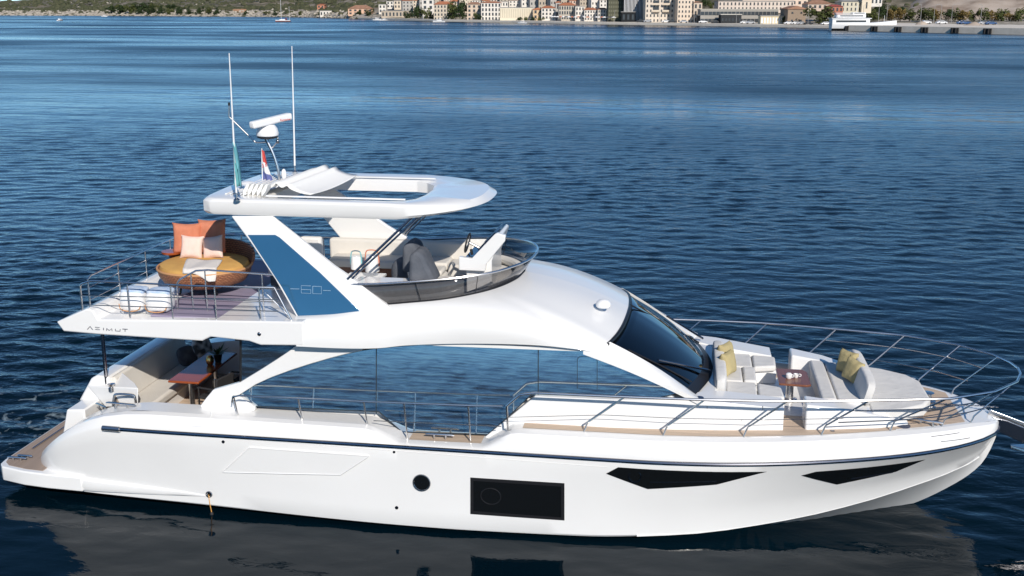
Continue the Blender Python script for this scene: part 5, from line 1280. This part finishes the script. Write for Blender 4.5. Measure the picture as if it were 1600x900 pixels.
# ---- buildings
winmesh = {}
def house(name, label, px0, px1, yt, yb, ex, col, roof='hip', rc='tile', fl=3, co=4, depth=11, cat='house', group=None, z0=None, ww=.45, wh=.52, wm='winda', pitch=.32, rz=0., skip=()):
    u = (px0 + px1) / 2; D = Dp(u, ex); b = PD(u, yb, D); z0 = b.z if z0 is None else z0
    W_ = (px1 - px0) * D / FPX; H = (CAM.z - z0) + (10 - yt) * D / FPX * 1.0
    H = max(3.0, PD(u, yt, D).z - z0)
    t = thing(name, label, cat, (b.x, b.y, z0), YAW + rz, group)
    rh = W_ * .5 * pitch if roof in ('hip', 'gable') else 0; rh = min(rh, 2.6)
    Hw = H - rh
    wl = obj('wall', MB().box((0, depth / 2, Hw / 2 - .5), (W_, depth, Hw + 1)), wall(col), t, smooth=0)
    e = .35
    if roof == 'hip':
        i_ = min(W_ * .28, depth * .45)
        obj('roof', MB().add([(-W_ / 2 - e, -e, Hw), (W_ / 2 + e, -e, Hw), (W_ / 2 + e, depth + e, Hw), (-W_ / 2 - e, depth + e, Hw), (-W_ / 2 + i_, depth / 2, H), (W_ / 2 - i_, depth / 2, H)], [(0, 1, 5, 4), (1, 2, 5), (2, 3, 4, 5), (3, 0, 4), (0, 3, 2, 1)]), rc, t, smooth=0)
    elif roof == 'gable':
        obj('roof', MB().add([(-W_ / 2 - e, -e, Hw), (0, -e, H), (W_ / 2 + e, -e, Hw), (-W_ / 2 - e, depth + e, Hw), (0, depth + e, H), (W_ / 2 + e, depth + e, Hw), (-W_ / 2 - e, -e, Hw - .25), (W_ / 2 + e, -e, Hw - .25)], [(0, 1, 4, 3), (1, 2, 5, 4), (0, 6, 7, 2, 1), (3, 4, 5), (0, 3, 6), (2, 7, 5), (6, 3, 5, 7)]), rc, t, smooth=0)
        
    else:
        obj('roof', MB().box((0, depth / 2, Hw + .15), (W_ + .5, depth + .5, .3)), rc if rc != 'tile' else 'conc', t, smooth=0)
    fh = Hw / max(1, fl); cw = W_ / max(1, co)
    if fl and co:
        key = (round(cw * ww, 2), round(fh * wh, 2), wm)
        first = None
        for i in range(fl):
            for j in range(co):
                if (i, j) in skip: continue
                x = -W_ / 2 + cw * (j + .5); z = fh * (i + .5)
                if first is None:
                    if key not in winmesh:
                        o = obj('window', MB().box((0, 0, 0), (cw * ww, .12, fh * wh)).box((0, -.03, -fh * wh / 2 - .05), (cw * ww + .2, .2, .1)), wm, t, smooth=0); winmesh[key] = o.data
                    else:
                        o = bpy.data.objects.new('window', winmesh[key]); COL.objects.link(o); o.parent = t
                    first = o
                else:
                    o = first.copy(); COL.objects.link(o); o.parent = t
                o.location = (x, -.03, z)
    return t
C_ = lambda r, g, b: (r, g, b)
cream = C_(.56, .48, .38); beige = C_(.48, .42, .34); whit = C_(.62, .58, .52); stone = C_(.40, .34, .27); pinkish = C_(.55, .40, .32); grey = C_(.38, .36, .33)
house('house', 'small terracotta walled house with bright orange roof alone on the left shore', 496, 507, 6, 18, 40, C_(.55, .25, .16), 'hip', 'tile', 2, 2)
house('shore_cafe', 'low pale pavilion on the beach below the small terracotta house', 500, 519, 17, 25, 8, whit, 'flat', 'conc', 1, 4, depth=6, cat='pavilion')
house('villa', 'wide peach villa with a broad low orange roof by the shore', 544, 582, 8, 23, 22, C_(.58, .38, .27), 'hip', 'tileold', 2, 5, cat='villa')
house('house', 'white box house above the shore right of the wide-roofed villa', 592, 603, 7, 20, 50, whit, 'flat', 'conc', 2, 2)
house('house', 'white flat-roofed house high above the white moored boats', 604, 615, 2, 12, 80, whit, 'flat', 'conc', 2, 2)
house('house', 'cream house with balconies above the park clump of dark trees', 616, 631, 1, 13, 80, cream, 'flat', 'conc', 2, 3)
house('house', 'long low stone wall building under white awnings left of the park clump', 596, 640, 17, 27, 20, stone, 'flat', 'conc', 1, 8, depth=6)
house('house', 'tall pale house with two window columns left of the twin beige block', 660, 678, -4, 32, 24, whit, 'hip', 'tile', 4, 2)
house('house', 'wide beige block with an orange roof left of the huge spreading trees', 678, 708, 2, 32, 20, beige, 'hip', 'tile', 4, 6)
house('house', 'beige house with weathered orange roof right of the huge spreading trees', 730, 752, 3, 32.5, 18, C_(.52, .42, .33), 'hip', 'tileold', 4, 3)
house('office_building', 'white building with a regular grid of dark windows and orange roof', 752, 783, 2, 32.5, 20, whit, 'hip', 'tile', 4, 6, ww=.5, wh=.6, pitch=.15, cat='office block')
house('office_building', 'white corner building with small square windows behind the long cream block', 776, 794, 3, 24, 34, whit, 'flat', 'conc', 3, 4)
house('exhibition_hall', 'long cream modern block faced with thin vertical ribs', 781, 832, 12, 29, 14, C_(.60, .54, .42), 'flat', 'conc', 1, 18, ww=.3, wh=.75, wm=wall(C_(.42, .37, .28)), cat='hall')
house('house', 'ochre house with steep orange gable at the right end of the long cream block', 833, 848, 12, 30, 20, C_(.56, .42, .27), 'gable', 'tile', 2, 2)
house('house', 'white house with rows of small windows under a long orange roof', 846, 868, 9, 30, 22, whit, 'hip', 'tile', 3, 4)
house('church', 'dark weathered stone tower with an orange cap above the waterfront', 868, 876, 2, 29, 30, grey, 'gable', 'tile', 2, 1, cat='tower')
house('palace', 'grey stone palace with tall window rows beneath a wide orange roof', 873, 900, 4, 31, 20, C_(.42, .38, .32), 'hip', 'tile', 3, 7, ww=.55, wh=.6, cat='palace')
house('house', 'narrow white house with scattered windows right of the stone palace', 899, 913, 10, 31, 20, whit, 'flat', 'conc', 3, 3)
house('house', 'white rendered house with orange roof, middle of the row before the dark block', 913, 934, 12, 32, 20, whit, 'hip', 'tile', 3, 5)
house('house', 'white rendered house with orange roof, touching the dark green block', 934, 950, 12, 32, 20, C_(.58, .53, .46), 'hip', 'tile', 3, 4)
house('office_building', 'dark olive block covered by a lattice of small panes', 950, 974, -12, 33, 16, C_(.10, .10, .07), 'flat', 'conc', 7, 7, ww=.6, wh=.5, wm=wall(C_(.17, .17, .12)), cat='office block')
house('office_building', 'block with bold white vertical fins over dark glass', 974, 1008, -12, 33, 18, C_(.05, .05, .055), 'flat', 'conc', 1, 16, ww=.30, wh=.92, wm='white', cat='office block')
house('kiosk_pavilion', 'low black glass pavilion with a white sign board before the finned block', 971, 992, 19, 34, 12, C_(.02, .022, .025), 'flat', 'conc', 1, 3, depth=5, cat='pavilion')
hotel = house('hotel', 'large cream hotel with two balconied bays on the waterfront', 1008, 1058, -10, 35.5, 16, C_(.56, .49, .41), 'flat', 'conc', 6, 9, ww=.35, wh=.45, cat='hotel')
house('hotel_wing', 'plain cream wing at the right end of the balconied hotel', 1058, 1084, -8, 36, 16, C_(.60, .50, .40), 'flat', 'conc', 6, 5, ww=.38, wh=.42, cat='hotel wing')
bz_ = [c for c in hotel.children if c.name.startswith('wall')][0]
for z in (5.3, 8.6):
    for x in (-2.8, 2.4):
        o = obj('balcony', MB().box((x, -.9, z), (3.6, 1.7, .2)).box((x, -1.7, z + .5), (3.6, .1, .7)), wall(cream), hotel, smooth=0); obj('balcony_door', MB().box((x, -.06, z + 1.2), (3.0, .14, 2.0)), 'winda', o, smooth=0)
house('house', 'narrow stone house squeezed between the hotel wing and the terminal', 1083, 1096, 2, 36, 20, C_(.52, .43, .34), 'hip', 'tileold', 3, 2)
house('terminal_building', 'long flat-roofed terminal with dark open ground floor, upper storey', 1094, 1215, 15, 37.5, 26, C_(.30, .28, .25), 'flat', wall(C_(.45, .42, .36)), 2, 20, ww=.9, wh=.45, depth=9, cat='terminal')
house('canopy_building', 'low shop with pale fascia over dark glazing, left half of the terminal front', 1092, 1122, 24, 38, 14, C_(.035, .038, .042), 'flat', wall(C_(.5, .47, .42)), 0, 0, depth=6, cat='shop')
house('canopy_building', 'low shop with pale striped awning over dark glazing, middle of the terminal front', 1126, 1158, 23, 38.3, 14, C_(.04, .042, .045), 'flat', wall(C_(.52, .49, .44)), 1, 6, depth=6, cat='shop', wh=.3)
house('kiosk', 'row of cream kiosks with white doors right of the awning shop', 1188, 1228, 25, 38.8, 14, C_(.55, .47, .33), 'flat', 'conc', 1, 9, depth=5, cat='kiosk', wm='white', ww=.5, wh=.6)
house('apartment_building', 'long white terraced block with small square windows behind the terminal', 1122, 1240, 2, 17, 60, C_(.55, .47, .40), 'flat', 'conc', 2, 20, ww=.35, cat='apartment block')
house('apartment_building', 'upper row of cream flats above the terraced block', 1160, 1262, -8, 8, 90, C_(.58, .46, .37), 'flat', 'conc', 2, 12, cat='apartment block')
house('stone_warehouse', 'brown stone gable house beside the large round tree', 1230, 1258, 9, 38, 16, C_(.30, .23, .17), 'gable', 'tileold', 2, 2, depth=14, ww=.2, wh=.2, cat='warehouse')
house('house', 'house with a dusty pink roof behind the large round tree', 1262, 1300, 0, 14, 60, C_(.5, .4, .33), 'hip', 'tileold', 1, 5)
house('house', 'low house with a brick red roof between the round tree and the ship', 1299, 1317, 7, 19, 40, C_(.42, .18, .12), 'hip', mat('brick_red_tiles', (.36, .07, .05), .8), 1, 3)
house('villa', 'beige two storey villa with a dark roof above the moored white ship', 1314, 1346, -1, 18, 60, C_(.50, .46, .36), 'hip', 'conc', 2, 5, ww=.3, wh=.5, pitch=.2, cat='villa')
house('villa', 'bright cream gable end joined to the right of the beige villa', 1346, 1361, -1, 17, 62, C_(.60, .52, .40), 'flat', 'conc', 1, 1, ww=.15, cat='villa')
house('house', 'white house right of the cream gable end at the frame top', 1360, 1378, -4, 7, 90, whit, 'flat', 'conc', 1, 3)
house('farmhouse', 'white farm buildings alone on the hillside of the left bank', 278, 303, 6.5, 11, 260, whit, 'flat', 'conc', 1, 6, cat='farmhouse')
house('farmhouse', 'tiny white hut beside the wooded point on the left bank', 168, 177, 9.5, 13, 200, whit, 'flat', 'conc', 1, 2, cat='hut')
rr_ = random.Random(5)
for row, (exx, yt, yb, n_) in enumerate(((52, -6, 14, 22), (85, -14, 4, 22), (120, -22, -6, 18))):
    for i in range(n_):
        a = 628 + i * 15.5 + rr_.uniform(-4, 4) + row * 6
        if a > 948: continue
        w_ = rr_.uniform(12, 18); c = rr_.choice((cream, beige, whit, stone, pinkish, grey))
        house('house', 'old town house in the crowded rows climbing behind the waterfront', a, a + w_, yt + rr_.uniform(-4, 5), yb + rr_.uniform(0, 4), exx, c, rr_.choice(('hip', 'gable', 'hip')), rr_.choice(('tile', 'tile', 'tileold')), 3, 3, group='old town houses crowded behind the waterfront row', rz=rr_.uniform(-.25, .25), ww=.35, wh=.4)

# ---- boats
def boat_hull(mb, L_, B_, H, sheer=.25):
    rows = []
    for i in range(13):
        t = i / 12; x = L_ * (t - .5); b = B_ / 2 * (1 - max(0, (t - .45) / .55) ** 2.2) * (.85 + .15 * min(1, t * 4)); b = max(.02, b); top = H * (1 + sheer * t * t)
        rows.append([(x, -b, top), (x, -b * .9, top * .5), (x, -b * .6, -.1), (x, 0, -.3), (x, b * .6, -.1), (x, b * .9, top * .5), (x, b, top)])
    mb.grid(rows, cap=True); mb.add([r[0] for r in rows] + [r[-1] for r in rows], [(i, i + 1, i + 14, i + 13) for i in range(12)]); return mb
p = PZ(442, 34, 0); t = thing('sailboat', 'sailing yacht with bare mast and dark red waterline out on the left water', 'sailboat', (p.x, p.y, 0), YAW + R(182))
obj('hull', boat_hull(MB(), 8.8, 2.8, .9), 'white', t); obj('boot_stripe', boat_hull(MB(), 8.9, 2.86, .42, .1), mat('dark_red_paint', (.25, .02, .02), .4), t)
obj('cabin', MB().box((.2, 0, 1.15), (3.4, 1.6, .55)), 'white', t, bevel=.12); obj('mast', MB().tube([(.8, 0, .9), (.8, 0, 13.5)], .09, 6), 'white', t); obj('boom', MB().tube([(.8, 0, 2.0), (-3.2, 0, 2.1)], .12, 6), 'bluecl', t); obj('rear_mast', MB().tube([(-4.0, 0, .9), (-4.0, 0, 8.5)], .06, 6), 'white', t)
obj('sprayhood', MB().ell((-1.9, 0, 1.5), (1.4, 1.7, 1.0)), mat('maroon_canvas', (.12, .02, .03), .8), t)
def motorboat(px, y, L_, label, rz):
    p = PZ(px, y, 0); t = thing('motorboat', label, 'motorboat', (p.x, p.y, 0), rz)
    obj('hull', boat_hull(MB(), L_, L_ * .32, L_ * .11), 'white', t); obj('cabin', MB().box((0, 0, L_ * .17), (L_ * .42, L_ * .22, L_ * .13)), 'white', t, bevel=L_ * .02)
    obj('window_band', MB().box((0, 0, L_ * .185), (L_ * .40, L_ * .23, L_ * .045)), 'winda', t, smooth=0)
    obj('canopy', MB().box((-L_ * .12, 0, L_ * .30), (L_ * .3, L_ * .2, L_ * .02)), 'white', t); obj('canopy_post', MB().tube([(-L_ * .2, 0, L_ * .12), (-L_ * .2, 0, L_ * .3)], L_ * .01, 5), 'chrome', t)
    return t
motorboat(94, 32.5, 5.2, 'tiny white motorboat alone on the far left water', YAW + R(75))
motorboat(163, 26, 5, 'small white motorboat close under the rocky left bank', YAW + R(10))
motorboat(589, 31.5, 5.5, 'white motorboat moored at the shore, left of the pair', YAW + R(5))
motorboat(600, 31.8, 4.5, 'white motorboat moored at the shore, right of the pair', YAW + R(185))
motorboat(686, 34.6, 7, 'long white motorboat moored below the beige block', YAW + R(184))
motorboat(816, 36.5, 5, 'small white boat moored by the quay before the long cream block', YAW + R(160))
# moored white ship
p = pf[0] + (pf[0] - pf[1]).normalized() * 1 - dd * 5.0; p = PZ(1338, 48.2, 0) - dd * 1.0
t = thing('passenger_ship', 'white two deck passenger ship moored at the left end of the pier', 'ship', (p.x, p.y + 6, 0), YAW + R(-1)); k = 430 / FPX
def bxp(x0, x1, y0, y1, w_): return ((x0 + x1) / 2 * k, 0, (y0 + y1) / 2 * k), ((x1 - x0) * k, w_, (y1 - y0) * k)
obj('hull', boat_hull(MB(), 24.5, 5.6, 2.3, .6), 'white', t); obj('boot_stripe', boat_hull(MB(), 24.4, 5.64, .8, .05), 'rubber', t)
for o in t.children: o.location = (3.4, 0, 0)
for nm, a in (('main_deck', bxp(-35, 20, 9, 17, 4.6)), ('upper_deck', bxp(-28, 14, 18.5, 23, 4.0)), ('bridge', bxp(-5, 14, 23, 26, 3.2)), ('roof_awning', bxp(-30, -4, 24.5, 25.3, 4.2))):
    o = obj(nm, MB().box(*a), 'white', t, bevel=.15)
    if nm != 'roof_awning': obj('window_row', MB().box((a[0][0], 0, a[0][2] + .1), (a[1][0] * .8, a[1][1] + .06, a[1][2] * .36)), 'winda', o, smooth=0)
obj('deck_slab', MB().box(*bxp(-36, 22, 17, 18, 5.2)), 'white', t, bevel=.05); obj('mast', MB().tube([(.5, 0, 6), (.5, 0, 9.3)], .08, 6), 'white', t); obj('bow_mast', MB().tube([(11, 0, 3), (11, 0, 5.5)], .06, 6), 'white', t)
obj('deck_awning_post', MB().tube([(-7.3, -1.9, 4.5), (-7.3, -1.9, 6.3)], .05, 5), 'white', t)

# ---- lamp posts, cars, parasols
lp = None
spots = [(1345, 88, 'x'), (1382, 60, ''), (1398, 86, ''), (1464, 30, ''), (1494, 70, ''), (1499, 25, ''), (1530, 80, ''), (1568, 30, '')]
for i, (u, d_, _) in enumerate(spots):
    p = pier_at(u, d_)
    if lp is None:
        lp = thing('street_lamp', 'tall thin lamp post standing on the pier before the row of trees', 'street lamp', p, YAW, 'lamp posts along the pier'); obj('pole', MB().tube([(0, 0, 0), (0, 0, 7.2)], [.11, .07], 6), 'conc', lp); obj('lamp_head', MB().tube([(0, 0, 7.2), (.9, 0, 7.4)], .06, 5).box((.9, 0, 7.4), (.7, .25, .12)), 'conc', lp)
    else: c = copy_tree(lp); c.location = p; c.rotation_euler = (0, 0, YAW + (math.pi if i % 2 else 0))
for i, u in enumerate((862, 900, 960, 1030, 1085, 1150, 1205, 1262)):
    c = copy_tree(lp); c.location = shore(u) + outdir(u) * 5 + Vector((0, 0, 1)); c.scale = (.8, .8, .8); c['group'] = 'lamp posts on the town promenade'; c['label'] = 'thin lamp post on the town promenade at the quay edge'
def car(p, rz, m, label, g):
    t = thing('parked_car', label, 'car', p, rz, g)
    obj('body', MB().pxz([(-2.1, .3), (-2.1, .75), (-1.7, .9), (-1.2, .95), (-.8, 1.35), (.6, 1.4), (1.1, .95), (2.0, .8), (2.1, .3)], -.85, .85), m, t, bevel=.08)
    obj('window_band', MB().pxz([(-1.05, .97), (-.75, 1.28), (.55, 1.32), (.95, .97)], -.865, .865), 'winda', t, smooth=0)
    for x in (-1.3, 1.3):
        for y in (-.8, .8): obj('wheel', MB().tube([(x, y - .1, .32), (x, y + .1, .32)], .32, 12), 'rubber', t)
    return t
cars = {}
for nm, c in (('white', (.75, .75, .75)), ('silver grey', (.4, .41, .43)), ('black', (.02, .02, .022)), ('blue', (.03, .08, .2))):
    cars[nm] = mat(nm.replace(' ', '_') + '_car_paint', c, .3, coat=.5)
first = {}
where = [(1050, 'black'), (1068, 'silver grey'), (1040, 'white'), (1098, 'white'), (1117, 'black'), (1163, 'white'), (1172, 'silver grey'), (1232, 'white'), (1243, 'white'), (1252, 'silver grey'), (1262, 'black'), (1290, 'white'), (1000, 'black'), (1012, 'silver grey')]
for i, (u, c) in enumerate(where):
    p = shore(u) + outdir(u) * (9 + (i % 3)) + Vector((0, 0, 1.08)); rz = YAW + R(2 if i % 2 else 181)
    if c not in first: first[c] = car(p, rz, cars[c], c + ' car parked on the town promenade in front of the buildings', 'cars parked on the promenade')
    else: k_ = copy_tree(first[c]); k_.location = p; k_.rotation_euler = (0, 0, rz)
for i, (u, c) in enumerate(((1478, 'white'), (1508, 'white'), (1546, 'blue'), (1552, 'blue'), (1584, 'silver grey'), (1597, 'blue'))):
    p = pier_at(u, 62); rz = YAW + R(3)
    if c not in first: first[c] = car(p, rz, cars[c], c + ' car parked on the pier in front of the tree row', 'cars parked on the pier')
    else:
        k_ = copy_tree(first[c]); k_.location = p; k_.rotation_euler = (0, 0, rz); k_['label'] = c + ' car parked on the pier in front of the tree row'; k_['group'] = 'cars parked on the pier'
pr = {}
for i in range(22):
    u = 862 + i * 4.6 + rr_.uniform(-1, 1); c = rr_.choice(('canvas', 'dgrey', 'canvas', 'terra'))
    p = shore(u) + outdir(u) * rr_.uniform(8, 14) + Vector((0, 0, 1.08)); lbm = {'canvas': 'pale', 'dgrey': 'dark', 'terra': 'reddish'}[c]
    if c not in pr:
        t = thing('parasol', lbm + ' cafe parasol on the promenade below the old town', 'parasol', p, 0, lbm + ' cafe parasols on the promenade'); obj('canopy', MB().lathe((0, 0, 2.1), [(1.4, 0), (.7, .35), (.02, .6)], 8), c, t, smooth=0); obj('pole', MB().tube([(0, 0, 0), (0, 0, 2.4)], .04, 5), 'conc', t); pr[c] = t
    else: k_ = copy_tree(pr[c]); k_.location = p
# heaps of gravel on the pier
for u, lb in ((1468, 'small pale gravel heap on the pier, left one'), (1562, 'wide pale gravel heap on the pier, right one')):
    p = pier_at(u, 40); t = obj('gravel_heap', MB().lathe((0, 0, 0), [(2.6 if u < 1500 else 4.5, -.1), (1.8, .6), (.8, 1.1), (.01, 1.3)], 16), 'quarry', smooth=60); t.location = p; tag(t, lb, 'gravel heap')

# bare orange earth bank on the left shore
rows = []
for i in range(20):
    u = 346 + i * 3.2; e = math.sin(math.pi * (i + .5) / 20) ** .4; r = []
    for k in range(6):
        q = shore(u) + outdir(u) * (3 + k * 5); r.append(Vector((q.x, q.y, .4 + k * 1.25 * e + .5 * noise.noise(Vector((q.x * .2, q.y * .2, 1))))))
    r.append(r[-1] + outdir(u) * 8 + Vector((0, 0, -6))); rows.append(r)
o = obj('earth_bank', MB().grid(rows), mixmat('orange_earth', [(.34, .18, .10), (.46, .28, .17)], .1), smooth=30); o['kind'] = 'structure'
